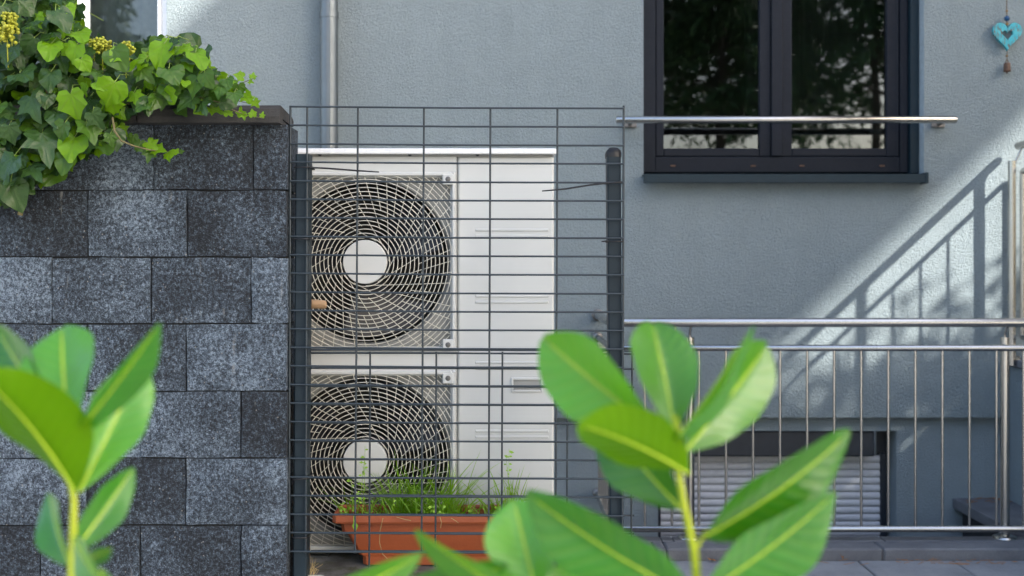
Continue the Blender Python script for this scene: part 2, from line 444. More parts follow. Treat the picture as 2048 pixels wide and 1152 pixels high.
for px in (1345, 1505, 1602, 1762):
    MB().box(X(px - 5, DF), X(px + 5, DF), 6.019, 6.026, Z(334, DF), Z(330.5, DF), .001).build('drain_cap', MAT['rust'], win)
m = MB()   # folded aluminium sill with end caps
m.box(X(1287, 5.85), X(1855, 5.85), 5.845, 5.853, Z(366, 5.85), Z(348, 5.85), .002)
m.box(X(1287, 5.85), X(1855, 5.85), 5.8535, 6.02, Z(351, 5.85), Z(348.5, 5.85))
m.box(X(1850, 5.85), X(1856, 5.85), 5.84, 6.0, Z(367, 5.85), Z(345, 5.85), .001)
m.build('window_sill', MAT['sill'], win)

# white window at the left
DF2 = 5.975
m = MB(); z0 = lz0 + .004
m.box(lx0 + .002, lx0 + .045, 5.965, 6.04, z0, lz1 - .01, .003); m.box(X(325, DF2), lx1 - .002, 5.965, 6.04, z0, lz1 - .01, .003)
m.box(lx0 + .0455, X(325, DF2) - .0005, 5.965, 6.04, z0, z0 + .05, .003)
win2 = m.build('window', MAT['white_pvc'], house)
tag(win2, 'white plastic window behind the ivy')
for a, b, gl, gr in ((43, 158, 60, 141), (159, 325, 178, 317)):
    s = MB(); x0, x1 = X(a, DF2), X(b, DF2)
    frame(s, x0 + .001, x1 - .001, z0 + .052, lz1 - .06, X(gl, DF2) - x0, x1 - X(gr, DF2), .045, .05, 5.957, 6.0, .005)
    s.build('sash', MAT['white_pvc'], win2)
    s = MB(); s.box(X(gl, DF2) - .006, X(gr, DF2) + .006, 5.98, 5.984, z0 + .06, lz1 - .08); s.build('pane', MAT['glass'], win2)
MB().box(lx0 - .03, lx1 + .02, 5.86, 5.958, lz0 - .03, lz0 - .003, .004).build('window_sill', MAT['white_pvc'], win2)

# cellar window with closed roller shutter
m = MB(); frame(m, cx0 + .002, cx1 - .002, cz0 + .01, cz1 - .002, .03, .055, .05, .02, 6.115, 6.15)
cel = m.build('cellar_window', MAT['shutter_box'], house)
tag(cel, 'cellar window with closed pale roller shutter')
MB().box(cx0 + .003, X(1748, 6.0), 5.985, 6.11, Z(912, 6.0), cz1 - .003, .006).build('shutter_box', MAT['shutter_box'], cel)
MB().box(X(1760, 6.09), X(1771, 6.09), 6.075, 6.114, cz0 + .06, Z(911, 6.0), .003).build('guide_rail', MAT['shutter_box'], cel)
MB().box(X(1310, 6.09), X(1321, 6.09), 6.075, 6.114, cz0 + .06, Z(911, 6.0), .003).build('guide_rail', MAT['shutter_box'], cel)
hs = .0392; sx0, sx1 = X(1321, 6.09), X(1761, 6.09)
prof = [(.006, 0), (-.001, .003), (-.0045, .011), (-.0045, .024), (-.001, .033), (.005, .0365), (.006, .0385)]
sv = [(x, p[0], p[1]) for x in (0, sx1 - sx0) for p in prof]; k = len(prof)
me_slat = MB().add(sv, [(i + 1, i, i + k, i + k + 1) for i in range(k - 1)], True).mesh('slat', MAT['shutter'])
zt = Z(911, 6.09)
for i in range(15):
    place('slat', me_slat, Matrix.Translation((sx0, 6.095 + random.uniform(-.0006, .0006), zt - hs * (i + 1))), cel)
MB().box(sx0, sx1, 6.108, 6.112, cz0 + .05, zt).build('shutter_backing', MAT['shutter_box'], cel)

# zinc downpipe
dp = MB(); xd = X(658, 5.84)
dp.tube([(xd, 5.84, -.02), (xd, 5.84, 4.6)], .046, 24)
pipe = dp.build('downpipe', MAT['zinc'], house)
MB().tube([(xd + .012, 5.7945, -.02), (xd + .012, 5.7945, 4.6)], .003, 6).build('seam', MAT['zinc'], pipe)
for zz in (.9, 2.55):
    MB().tube([(xd, 5.84, zz), (xd, 5.84, zz + .03)], .0495, 20).box(xd - .006, xd + .006, 5.885, 5.93, zz + .005, zz + .025).build('pipe_clamp', MAT['zinc'], pipe)

# steel fall-guard bar in front of the window
xb0, xb1, zb = X(1232, 5.80), X(1913, 5.80), Z(239.5, 5.80)
gb = MB().tube([(xb0, 5.80, zb), (xb0 + .004, 5.80, zb), (xb1 - .004, 5.80, zb), (xb1, 5.80, zb)], [.015, .0185, .0185, .015], 16).build('guard_bar', MAT['steel'], house)
for px in (1262, 1885):
    x = X(px, 5.85)
    MB().tube([(x, 5.81, zb - .004), (x, 5.925, zb - .012)], .009, 10).box(x - .035, x + .035, 5.905, 5.919, zb - .026, zb + .012, .004).build('bracket', MAT['steel_dull'], gb)

# ------------------------------------------------------------------ retaining wall coping
rw = thing('retaining_wall', (1.5, 5.05, 0), 'low slate-grey coping stones under the long steel railing', 'wall')
cxs = [.28, .62, X(1330, 5), X(1560, 5), X(1759, 5), 2.35, 2.95, 3.6, 4.4]
for a, b in zip(cxs[:-1], cxs[1:]):
    MB().box(a + .0015, b - .0015, 4.945, 5.075, -.02, .049 + random.uniform(-.001, .001), .008).build('coping_stone', MAT['coping_stone'], rw)
    MB().box(a + .0015 + .05, b - .0015 + .05, 5.078, 5.168, -.02, .0495, .004).build('coping_stone', MAT['coping_stone'], rw)

# stair landing, its stone step, steps
ld = thing('stair_landing', (3.4, 5.1, 0), 'rendered stair landing block at the right edge of the frame', 'stairs')
MB().box(2.592, 4.4, 4.35, 5.918, -.02, .755).build('side_wall', MAT['stucco_low'], ld)
MB().box(2.575, 4.42, 4.33, 5.917, .757, .80, .006).build('landing_slab', MAT['coping_stone'], ld)
for i in range(4):
    MB().box(2.592, 4.4, 4.348 - (i + 1) * .28, 4.348 - i * .28 - .002, -.02, .755 - (i + 1) * .17).build('step', MAT['coping_stone'], ld)
st = thing('stone_step', (2.45, 5.6, 0), 'dark stone step slab in the corner beside the stair landing', 'step')
MB().box(2.31, 2.588, 5.27, 5.965, .008, .062, .004).build('tread', MAT['coping_stone'], st)
MB().box(2.36, 2.58, 5.30, 5.96, -.9, .0075).build('dark_void', MAT['mortar'], st)  # dark-coloured box stands in for the shadowed void below the tread

# ------------------------------------------------------------------ long steel railing
DR = 5.10
rl = thing('steel_railing', (1.6, DR, .05), 'long stainless steel railing with thin upright bars along the coping', 'railing')
rx0, rx1 = X(1222, DR), 3.35
hz, sz, bz = Z(645, DR), Z(696, DR), Z(1058, DR)
def bar(name, pts, r, parent, n=12, mat='steel'): return MB().tube(pts, r, n).build(name, MAT[mat], parent)
bar('handrail', [(rx0, 5.90, hz), (rx0, DR + .03, hz), (rx0 + .01, DR + .008, hz), (rx0 + .03, DR, hz), (rx1, DR, hz)], .0205, rl, 16)
bar('upper_rail', [(rx0, 5.90, sz), (rx0, DR + .03, sz), (rx0 + .03, DR, sz), (rx1, DR, sz)], .0145, rl, 14)
bar('lower_rail', [(rx0, 5.90, bz), (rx0, DR + .03, bz), (rx0 + .03, DR, bz), (rx1, DR, bz)], .0145, rl, 14)
me_b = MB().tube([(0, 0, bz + .013), (0, 0, sz - .013)], .0062, 8, False).mesh('baluster', MAT['steel'])
for i in range(-9, 16):
    x = X(1993 - 54.1 * i, DR)
    if rx0 + .05 < x < rx1: place('baluster', me_b, Matrix.Translation((x, DR, 0)), rl)
for i in range(6): place('baluster', me_b, Matrix.Translation((rx0, DR + .10 + i * .12, 0)), rl)
for px in (1380, 2010):
    x = X(px, DR + .035)
    p = bar('post', [(x, DR + .037, .05), (x, DR + .037, Z(675, DR + .03))], .0205, rl, 18)
    MB().lathe([(0, .062), (.04, .062), (.052, .058), (.054, .05)], (x, DR + .037, 0), 24).build('base_flange', MAT['steel'], p, True)
    MB().tube([(x, DR + .037, Z(676, DR + .03)), (x, DR + .037, hz - .05), (x, DR + .01, hz - .012)], .006, 8).build('rail_bracket', MAT['steel'], p)
bar('rail_bracket', [(X(1350, DR), DR, sz), (X(1350, DR), DR, hz)], .0055, rl, 8)
for z, r in ((hz, .03), (sz, .026), (bz, .026)):
    MB().lathe([(0, -.016), (r, -.016), (r, .012)], (rx0, 5.905, z), 20, 'y').build('wall_rosette', MAT['steel_dull'], rl, True)

# ------------------------------------------------------------------ landing railing (its shadow falls on the wall)
lr = thing('landing_railing', (2.56, 5.3, .8), 'tall steel railing of the stair landing cut off at the right edge', 'railing')
lx = 2.556; lr2 = 2.632; h1, h2, h3 = CZ + .625, CZ + .50, CZ - .36
bar('handrail', [(2.605, 5.865, h1), (2.605, 5.855, h1), (2.605, 4.3, h1)], [.012, .0205, .0205], lr, 16)
bar('upper_rail', [(lr2, 5.87, h2 - .02), (lr2, 5.868, h2 - .008), (lr2, 5.856, h2), (lr2, 4.3, h2)], .0135, lr, 14)
bar('lower_rail', [(lr2, 5.86, h3), (lr2, 4.3, h3)], .0145, lr, 14)
me_b2 = MB().tube([(0, 0, h3), (0, 0, h2)], .0062, 8, False).mesh('baluster', MAT['steel'])
for t in (.183, .303, .4225, .544, .664, .785, .905, 1.025, 1.27, 1.39): place('baluster', me_b2, Matrix.Translation((lr2, DW - t, 0)), lr)
bar('end_upright', [(lr2, 5.868, h3), (lr2, 5.868, h2 - .02)], .0135, lr, 14)
for t in (.104, .617, 1.15):
    p = bar('post', [(lx, DW - t, CZ - .50), (lx, DW - t, CZ + .545)], .0195, lr, 18)
    MB().tube([(lx, DW - t, CZ + .50), (lx + .045, DW - t - .005, h1 - .02)], .006, 8).tube([(lx, DW - t, CZ - .47), (2.591, DW - t, CZ - .47)], .02, 12).build('bracket', MAT['steel'], p)

# ------------------------------------------------------------------ turquoise heart
hx, hd = X(2018, 5.87), 5.895
ho = thing('heart_ornament', (hx, hd, Z(150, hd)), 'chipped turquoise wooden heart with bead and small bell on the wall', 'ornament')
def heart(s, n=28):
    out = []
    for i in range(n):
        t = 2 * math.pi * i / n
        x = 16 * math.sin(t) ** 3; y = 13 * math.cos(t) - 5 * math.cos(2 * t) - 2 * math.cos(3 * t) - math.cos(4 * t)
        out.append((x / 32 * s, y / 30 * s))
    return out
m = MB(); o_ = heart(.152); i_ = [(x * .36, y * .36 - .002) for x, y in heart(.152)]; hz0 = Z(69, hd); n = len(o_)
for y, rev in ((hd - .009, 0), (hd + .009, 1)):
    vv = [(hx + x, y, hz0 + z) for x, z in o_] + [(hx + x, y, hz0 + z) for x, z in i_]
    ff = [(i, (i + 1) % n, n + (i + 1) % n, n + i) for i in range(n)]
    m.add(vv, ff)
for ring in (o_, i_):
    vv = [(hx + x, y, hz0 + z) for y in (hd - .009, hd + .009) for x, z in ring]
    m.add(vv, [(i, (i + 1) % n, n + (i + 1) % n, n + i) for i in range(n)])
m.build('heart', MAT['turquoise'], ho, True)
bar('string', [(hx, hd, Z(46, hd)), (hx - .001, hd, Z(20, hd)), (hx, hd, 2.9)], .0022, ho, 6, 'string')
MB().ball((hx, hd, Z(37, hd)), .0155, 2).build('bead', MAT['bead'], ho)
MB().ball((hx + .001, hd, Z(48, hd)), .007, 2).build('bead', MAT['gold'], ho)
MB().ball((hx, hd, Z(22, hd)), .006, 2).build('bead', MAT['gold'], ho)
bar('string', [(hx, hd, Z(97, hd)), (hx + .002, hd, Z(110, hd)), (hx, hd, Z(124, hd))], .0016, ho, 6, 'string')
MB().ball((hx, hd, Z(112, hd)), .006, 2).build('bead', MAT['gold'], ho)
bell = MB().lathe([(.0, .047), (.012, .046), (.0165, .040), (.018, .004), (.0195, 0), (.0165, 0), (.015, .03)], (hx + .001, hd, Z(143, hd)), 16).build('bell', MAT['rust'], ho)
MB().tube([(hx + .001, hd, Z(140, hd)), (hx, hd, Z(147, hd))], [.003, .004], 6).build('clapper', MAT['rust'], bell)
mb = MB(); mb.tube([(hx - .008, hd, Z(126, hd)), (hx - .006, hd, Z(121, hd)), (hx, hd, Z(119, hd)), (hx + .006, hd, Z(121, hd)), (hx + .008, hd, Z(126, hd))], .0017, 6).build('loop', MAT['rust'], bell)

# ================================================================== BLOCK WALL
DB = 3.37
bw = thing('block_wall', (-1.9, DB + .09, 0), 'charcoal split-face block wall overgrown by ivy', 'wall')
XR = X(575, DB)
rows = [(247, 380, [-96, 103, 306, 505, 575]), (380, 514, [-225, -24, 174, 372, 578]), (514, 648, [-100, 101, 300, 501, 578]),
        (648, 783, [-228, -27, 172, 370, 578]), (783, 917, [-120, 80, 280, 481, 578]), (917, 1052, [-230, -28, 172, 370, 578]),
        (1052, 1186, [-121, 78, 278, 481, 578]), (1186, 1320, [-230, -28, 172, 370, 578])]
rb = random.Random(3)
for y0, y1, js in rows:
    js = [js[0] - 200, *js] if js[0] > -200 else [js[0] - 199, *js]
    js = [js[0] - 200, *js]; js = [js[0] - 200, *js]
    for a, b in zip(js[:-1], js[1:]):
        x0, x1 = X(a, DB), X(b, DB)
        last = b >= 575
        if last and b > 575: x1 = XR - rb.uniform(0, .003)
        d = rb.uniform(-.003, .003)
        zz0, zz1 = Z(y1, DB) + .0022, Z(y0, DB) - .0022
        dep = .172
        # rough split block: front face cut into a 4 x 3 grid with jittered points
        m = MB(); nx, nz = 4, 3; vv = []
        for j in range(nz + 1):
            for i in range(nx + 1):
                e = (i in (0, nx)) or (j in (0, nz))
                xx = x0 + .0022 + (x1 - x0 - .0044) * i / nx; zz = zz0 + (zz1 - zz0) * j / nz
                vv.append((xx + (0 if i in (0, nx) else rb.uniform(-.01, .01)) + (rb.uniform(-.0018, .0018) if e else 0),
                           DB + d + (rb.uniform(.006, .011) if e else rb.uniform(-.002, .0035)), zz + (rb.uniform(-.0018, .0018) if e else rb.uniform(-.01, .01))))
        nb = len(vv)
        ff = [(j * (nx + 1) + i, j * (nx + 1) + i + 1, (j + 1) * (nx + 1) + i + 1, (j + 1) * (nx + 1) + i) for j in range(nz) for i in range(nx)]
        vv += [(x0 + .0016, DB + dep, zz0), (x1 - .0016, DB + dep, zz0), (x1 - .0016, DB + dep, zz1), (x0 + .0016, DB + dep, zz1)]
        lo = [i for i in range(nx + 1)]; hi = [nz * (nx + 1) + i for i in range(nx + 1)]
        le = [j * (nx + 1) for j in range(nz + 1)]; ri = [j * (nx + 1) + nx for j in range(nz + 1)]
        ff += [tuple([nb, nb + 1] + lo[::-1]), tuple([nb + 2, nb + 3] + hi), tuple([nb + 3, nb] + le), tuple([nb + 1, nb + 2] + ri[::-1]), (nb + 1, nb, nb + 3, nb + 2)]
        m.add(vv, ff); m.build('block', MAT['block'], bw)
MB().box(X(-620, DB), XR - .012, DB + .022, DB + .165, -.02, Z(249, DB)).build('mortar_core', MAT['mortar'], bw)
# profiled coping tiles along the top
zc0, zc1 = Z(245, 3.335), Z(209, 3.335)
pr = [(3.335, zc0), (3.333, zc0 + .018), (3.341, zc1 - .012), (3.352, zc1), (3.53, zc1 - .012), (3.553, zc1 - .02), (3.556, zc1 - .036), (3.545, zc1 - .040), (3.39, zc1 - .036), (3.386, zc0 + .012), (3.56, zc0 + .002), (3.56, zc0 - .012), (3.37, zc0 - .001)]
def cop(x0, x1):
    m = MB(); k = len(pr); vv = [(x, p[0], p[1]) for x in (x0, x1) for p in pr]
    m.add(vv, [(i, (i + 1) % k, k + (i + 1) % k, k + i) for i in range(k)]); m.add(vv[:k], [tuple(range(k))[::-1]]); m.add(vv[k:], [tuple(range(k))])
    return m
edges = [X(560, 3.335) - i * .42 for i in range(7)]
for i in range(6): cop(edges[i + 1] + .002, edges[i] - .002).build('coping_tile', MAT['coping'], bw, True)

# ================================================================== PLINTH
pl = thing('concrete_plinth', (-1, 3.9, 0), 'mossy concrete plinth under the heat pump and planter', 'plinth')
m = MB(); nx, ny = 34, 10; rp = random.Random(5); vv = []
for j in range(ny + 1):
    for i in range(nx + 1):
        vv.append((-2.9 + 3.25 * i / nx, 3.38 + 1.05 * j / ny, .315 + rp.uniform(-.004, .004)))
m.add(vv, [(j * (nx + 1) + i, j * (nx + 1) + i + 1, (j + 1) * (nx + 1) + i + 1, (j + 1) * (nx + 1) + i) for j in range(ny) for i in range(nx)], True)
m.build('top', MAT['plinth'], pl)
MB().box(-2.9, .35, 3.381, 4.429, -.025, .308).build('body', MAT['plinth'], pl)
def lump(c, rx, ry, h, seed):
    r = random.Random(seed); m = MB(); rings, n = 5, 18; vv = []
    for k in range(rings):
        q = k / (rings - 1)
        for j in range(n):
            a = 2 * math.pi * j / n; w = 1 + r.uniform(-.12, .12)
            vv.append((c[0] + rx * q * w * math.cos(a), c[1] + ry * q * w * math.sin(a), c[2] + h * (1 - q ** 2) + r.uniform(-.002, .002) - (.006 if k == rings - 1 else 0)))
    m.add(vv, [(k * n + j, (k + 1) * n + j, (k + 1) * n + (j + 1) % n, k * n + (j + 1) % n) for k in range(rings - 1) for j in range(n)], True)
    return m
lump((X(628, 3.45), 3.435, .312), .10, .05, .028, 1).build('mortar_dab', MAT['lime'], pl)
lump((X(690, 3.45), 3.41, .310), .09, .035, .014, 2).build('mortar_dab', MAT['lime'], pl)
lump((X(1110, 3.8), 3.80, .312), .05, .03, .012, 3).build('mortar_dab', MAT['lime'], pl)

# ================================================================== HEAT PUMP
DH = 3.77
hp = thing('heat_pump', (-.33, DH + .17, .32), 'tall cream-white heat pump with two round fan grilles', 'heat pump')
ux0, ux1 = X(548, DH), X(1108, DH); uz0, uz1 = Z(1104, DH), Z(312, DH)
cxf = X(732, DH); czf = [Z(524, DH), Z(920, DH)]; HS = .291; RO = .281
m = MB(); m.box(ux0, ux1, DH + .035, DH + .40, uz0, uz1, .006)   # sides and back as a shell with fan openings in front
case = MB()
xs_ = X(914, DH)
holed(case, ux0, xs_ - .0012, uz0, uz1, [(cxf - HS + .012, cxf + HS - .012, c - HS + .012, c + HS - .012) for c in czf], lambda a, b: (a, DH, b))
case.add([(ux0, DH, uz0), (ux0, DH, uz1), (ux0, DH + .38, uz1), (ux0, DH + .38, uz0)], [(0, 1, 2, 3)])
case.add([(ux0, DH + .38, uz0), (ux0, DH + .38, uz1), (ux1, DH + .38, uz1), (ux1, DH + .38, uz0)], [(0, 1, 2, 3)])
case.add([(ux0, DH, uz0), (ux1, DH + .02, uz0), (ux1, DH + .38, uz0), (ux0, DH + .38, uz0)], [(0, 1, 2, 3)])
case.add([(xs_ - .0012, DH, uz0), (xs_ - .0012, DH + .3, uz0), (xs_ - .0012, DH + .3, uz1), (xs_ - .0012, DH, uz1)], [(0, 1, 2, 3)])
body = case.build('casing', MAT['casing'], hp)
# side access panel with rounded edge
m = MB(); m.box(xs_ + .0012, ux1, DH - .001, DH + .38, uz0, uz1, .007); pan = m.build('service_panel', MAT['casing'], hp)
MB().box(xs_ + .15, xs_ + .153, DH - .004, DH, uz0, uz1)
for y in (466, 598, 731, 868):
    for dy, hgt in ((-6, 3.2), (6, 3.2)):
        MB().box(X(950, DH), X(1098, DH), DH - .0042, DH + .001, Z(y + dy + hgt, DH), Z(y + dy - hgt, DH), .003).build('embossed_rib', MAT['casing'], pan)
m = MB(); hx0, hx1, hz0_, hz1_ = X(1022, DH), X(1086, DH), Z(784, DH), Z(755, DH)
frame(m, hx0, hx1, hz0_, hz1_, .008, .008, .008, .008, DH - .007, DH + .002, .002)
hd_ = m.build('recessed_handle', MAT['casing'], pan)
MB().box(hx0 + .006, hx1 - .006, DH - .0016, DH - .0013, hz0_ + .006, hz1_ - .006).build('handle_recess', MAT['shroud'], hd_)
MB().add([(hx0 + .008, DH - .006, hz0_ + .012), (hx1 - .008, DH - .006, hz0_ + .012), (hx1 - .008, DH - .0017, hz1_ - .014), (hx0 + .008, DH - .0017, hz1_ - .014)], [(0, 1, 2, 3)]).build('handle_lip', MAT['shroud'], hd_)
# cover
m = MB(); cxr = X(1113, DH - .02)
m.box(ux0 - .012, cxr, DH - .028, DH + .40, Z(306, DH - .02), Z(297, DH - .02), .004)
m.box(ux0 - .012, cxr, DH - .030, DH - .016, Z(308.5, DH - .02), Z(302, DH - .02), .002)
cov = m.build('top_cover', MAT['cover'], hp)
MB().box(ux0 + .002, ux1 - .004, DH - .003, DH + .37, Z(314, DH), Z(306.6, DH), .001).build('cover_strip', MAT['shroud'], cov)
for px in (640, 820, 955):
    MB().lathe([(0, -.006), (.006, -.006), (.007, 0)], (X(px, DH), DH - .003, Z(308.5, DH)), 12, 'y').build('screw', MAT['fan'], cov)

def grille_wires(cx, cz):
    g = MB(); yw = DH - .024; r0 = .078
    def seg_inside(x, z): return abs(x - cx) < HS - .004 and abs(z - cz) < HS - .004
    r = .081; k = 0
    while r < HS * 1.38:
        n = 96; run = []
        for j in range(n + 1):
            a = 2 * math.pi * j / n; x, z = cx + r * math.cos(a), cz + r * math.sin(a)
            if seg_inside(x, z): run.append((x, yw + max(0, r - .22) * .12, z))
            else:
                if len(run) > 1: g.tube(run, .0015, 5, False)
                run = []
        if len(run) > 1: g.tube(run, .0015, 5, False)
        r += .0137
    for q in range(48):
        th = 2 * math.pi * q / 48 + .03
        rin = r0 if q % 4 == 0 else (.118 if q % 4 == 2 else .178)
        pts = []
        for i in range(40):
            rr = rin + (HS * 1.42 - rin) * i / 39
            a = th + math.acos(min(1, r0 / rr))
            x, z = cx + rr * math.cos(a), cz + rr * math.sin(a)
            if not seg_inside(x, z): break
            pts.append((x, yw + .0035 + max(0, rr - .22) * .12, z))
        if len(pts) > 1: g.tube(pts, .00135, 5, False)
    return g
g0 = grille_wires(cxf, czf[0])
c0 = Vector((cxf, DH, czf[0])); me_g = g0.mesh('grille_wires', MAT['grille'], c0)
for cz in czf:
    gf = MB(); frame(gf, cxf - HS - .008, cxf + HS + .006, cz - HS - .004, cz + HS + .006, .014, .0115, .0135, .013, DH - .020, DH + .002, .003)
    for sx in (-1, 1):
        for szz in (-1, 1):
            x, z = cxf + sx * (HS - .018), cz + szz * (HS - .018)
            gf.box(x - .0185, x + .0185, DH - .022, DH - .010, z - .0185, z + .0185, .003)
    gr = gf.build('fan_grille', MAT['casing'], hp)
    place('grille_wires', me_g, Matrix.Translation((cxf, DH, cz)), gr)['kind'] = 'stuff'
    MB().lathe([(0, -.030), (.0705, -.030)], (cxf, DH, cz), 40, 'y', False).lathe([(.0705, -.030), (.0722, -.0285), (.0728, -.018), (.0728, -.012)], (cxf, DH, cz), 40, 'y').build('hub_cap', MAT['casing'], gr, True)
    for sx in (-1, 1):
        for szz in (-1, 1):
            MB().lathe([(0, -.0006), (.0078, -.0006), (.0088, .0004)], (cxf + sx * (HS - .018), DH - .0225, cz + szz * (HS - .018)), 16, 'y').build('screw', MAT['screw'], gr, True)  # dark disc, painting the shade of a screw hole
    # shroud plate with a round orifice, bell mouth and barrel
    s = MB(); n = 64; ring = [(cxf + RO * math.cos(2 * math.pi * j / n), cz + RO * math.sin(2 * math.pi * j / n)) for j in range(n)]
    sq = []
    for j in range(n):
        a = 2 * math.pi * j / n; kx = max(abs(math.cos(a)), abs(math.sin(a)))
        sq.append((cxf + (HS + .01) * math.cos(a) / kx, cz + (HS + .01) * math.sin(a) / kx))
    vv = [(x, DH + .012, z) for x, z in sq] + [(x, DH + .018, z) for x, z in ring]
    s.add(vv, [(j, (j + 1) % n, n + (j + 1) % n, n + j) for j in range(n)])
    s.lathe([(RO, .018), (RO - .008, .028), (RO - .010, .06)], (cxf, DH, cz), n, 'y')
    s.build('fan_shroud', MAT['shroud'], hp, True)
    MB().lathe([(RO - .0101, .0605), (RO - .0101, .10), (RO + .05, .34)], (cxf, DH, cz), n, 'y').build('fan_barrel', MAT['black'], hp)
    fb = MB().lathe([(0, .05), (.06, .055), (.068, .075), (.068, .15)], (cxf, DH, cz), 24, 'y').build('fan_hub', MAT['fan'], hp)
    for q in range(3):
        a0 = q * 2 * math.pi / 3 + .5; bl = MB(); vv = []
        for i in range(7):
            rr = .06 + (.255 - .06) * i / 6; sp = .42 + .25 * i / 6
            for j in range(7):
                t = j / 6; a = a0 + (t - .5) * 2 * sp + .35 * i / 6
                vv.append((cxf + rr * math.cos(a), DH + .075 + .09 * t, cz + rr * math.sin(a)))
        bl.add(vv, [(i * 7 + j, i * 7 + j + 1, (i + 1) * 7 + j + 1, (i + 1) * 7 + j) for i in range(6) for j in range(6)], True)
        bl.build('fan_blade', MAT['fan'], hp)
cl = MB(); cl.box(ux0 + .02, xs_ - .01, DH + .345, DH + .37, uz0 + .02, uz1 - .02)
cl.build('coil', MAT['coil'], hp)
m = MB(); m.box(ux0 + .01, ux1 - .005, DH + .02, DH + .36, .318, uz0 - .001, .002); m.build('base_tray', MAT['shroud'], hp)
for x in (ux0 + .12, ux1 - .14):
    MB().box(x, x + .06, DH - .02, DH + .40, .312, .3175).build('foot', MAT['zinc'], hp)

# ================================================================== MESH FENCE
DFc = 3.40
fe = thing('mesh_fence', (-.15, DFc, .31), 'tall anthracite wire mesh fence panel between two square posts', 'fence')
fx0, fx1 = X(581, DFc), X(1247.5, DFc)
me_hw = MB().tube([(fx0, 0, 0), (fx0 + (fx1 - fx0) * .5, 0, -.0015), (fx1, 0, 0)], .0029, 8).mesh('horizontal_wire', MAT['wire'])
rw_ = random.Random(9)
for k in range(25):
    y = 216 + 37.0 * k
    W = Matrix.Translation((0, DFc - .005, Z(y, DFc) + rw_.uniform(-.0006, .0006))) @ Matrix.Rotation(.0055, 4, 'Y')
    place('horizontal_wire', me_hw, W, fe)
zt_, zb_ = Z(214, DFc), Z(1107, DFc)
for px, dx in ((581, -3), (614.5, -3), (716, -6), (848, -5), (981, -4), (1115, -4), (1247.5, -3)):
    MB().tube([(X(px, DFc), DFc, zt_ + (.004 if px in (581, 1247.5) else -.002)), (X(px + dx, DFc), DFc, zb_)], .0035 if px in (581, 1247.5) else .0031, 8).build('vertical_wire', MAT['wire'], fe)
def post(xa, xb_, ztop, cap):
    # xa / xb_ : centre at top and bottom
    m = MB(); w_, d_ = .0205, .031
    for hh, xx in ((.305, xb_), (ztop, xa)): pass
    y0, y1 = DFc + .009, DFc + .009 + 2 * d_
    vv = [(x + sx * w_, y, z) for (x, z) in ((xb_, .305), (xa, ztop)) for (sx, y) in ((-1, y0 + .004), (-.8, y0), (.8, y0), (1, y0 + .004), (1, y1 - .004), (.8, y1), (-.8, y1), (-1, y1 - .004))]
    m.add(vv, [(j, (j + 1) % 8, 8 + (j + 1) % 8, 8 + j) for j in range(8)] + [tuple(range(8, 16))])
    p = m.build('post', MAT['post'], fe)
    if cap:
        c = MB(); prof_ = [(1.10, 0), (1.12, .012), (1.0, .020), (.62, .029), (.2, .031)]
        vs_ = []
        for q, h in prof_:
            for (sx, y) in ((-1, -.8), (-.8, -1), (.8, -1), (1, -.8), (1, .8), (.8, 1), (-.8, 1), (-1, .8)):
                vs_.append((xa + sx * w_ * q, (y0 + y1) / 2 + y * d_ * min(q, 1.06), ztop - .004 + h))
        c.add(vs_, [(i * 8 + j, i * 8 + (j + 1) % 8, (i + 1) * 8 + (j + 1) % 8, (i + 1) * 8 + j) for i in range(4) for j in range(8)] + [tuple(range(32, 40))], True)
        c.build('post_cap', MAT['black'], p)
    return p
post(X(604.5, 3.41), X(599, 3.41), Z(308, 3.41), False)
post(X(1228, 3.41), X(1234, 3.41), Z(311, 3.41), True)
def loop_tie(xc, py, tail=None, tilt=.0):
    z = Z(py, 3.40); m = MB(); w_ = .0235; y0, y1 = DFc - .0095, DFc + .073
    m.tube([(xc - w_, y0 + .006, z), (xc - w_, y1, z + tilt), (xc + w_, y1, z + tilt), (xc + w_, y0 + .006, z + tilt), (xc + w_ * .8, y0 - .001, z + tilt), (xc - w_ * .8, y0 - .001, z), (xc - w_, y0 + .006, z)], .0022, 6)
    if tail:
        m.box(tail[0][0] - .004, tail[0][0] + .004, y0 - .007, y0 + .002, z - .004, z + .004, .001)
        m.tube([Vector(q) for q in tail], [.0030] * (len(tail) - 1) + [.002], 6)
    m.build('cable_tie', MAT['black'], fe)
D1 = 3.385
loop_tie(X(605, 3.4), 335, [P(622, 335, D1), P(660, 337, D1), P(710, 341, D1), P(758, 344, D1)])
loop_tie(X(1229, 3.4), 367, [P(1214, 366, D1), P(1180, 370, D1), P(1130, 378, D1), P(1084, 382, D1)], .004)
loop_tie(X(603, 3.4), 478); loop_tie(X(601, 3.4), 958, None, .003); loop_tie(X(600, 3.4), 1074)
loop_tie(X(1231, 3.4), 483, [P(1214, 482, D1), P(1203, 483, D1)])

# lower second panel, slightly turned, behind the posts
lp = thing('lower_mesh_panel', (.2, 3.48, .31), 'low second wire mesh panel behind the fence, with only its offset wires showing', 'fence panel')
def LPp(px, py):
    D = 3.475 + .03 * (px - 580) / 690
    return P(px, py, D)
me_l = None
for k in range(13):
    y = 706 if k == 12 else 699.5 + 36.6 * k
    MB().tube([LPp(622, y), LPp(800, y + (-2 if k == 8 else 0)), LPp(1268, y + 2)], .0030, 8).build('horizontal_wire', MAT['wire'], lp)
for px in (741, 873, 1005, 1135, 1264):
    MB().tube([LPp(px, 703) + Vector((0, -.006, 0)), LPp(px - 2, 1133) + Vector((0, -.006, 0))], .0030, 8).build('vertical_wire', MAT['wire'], lp)

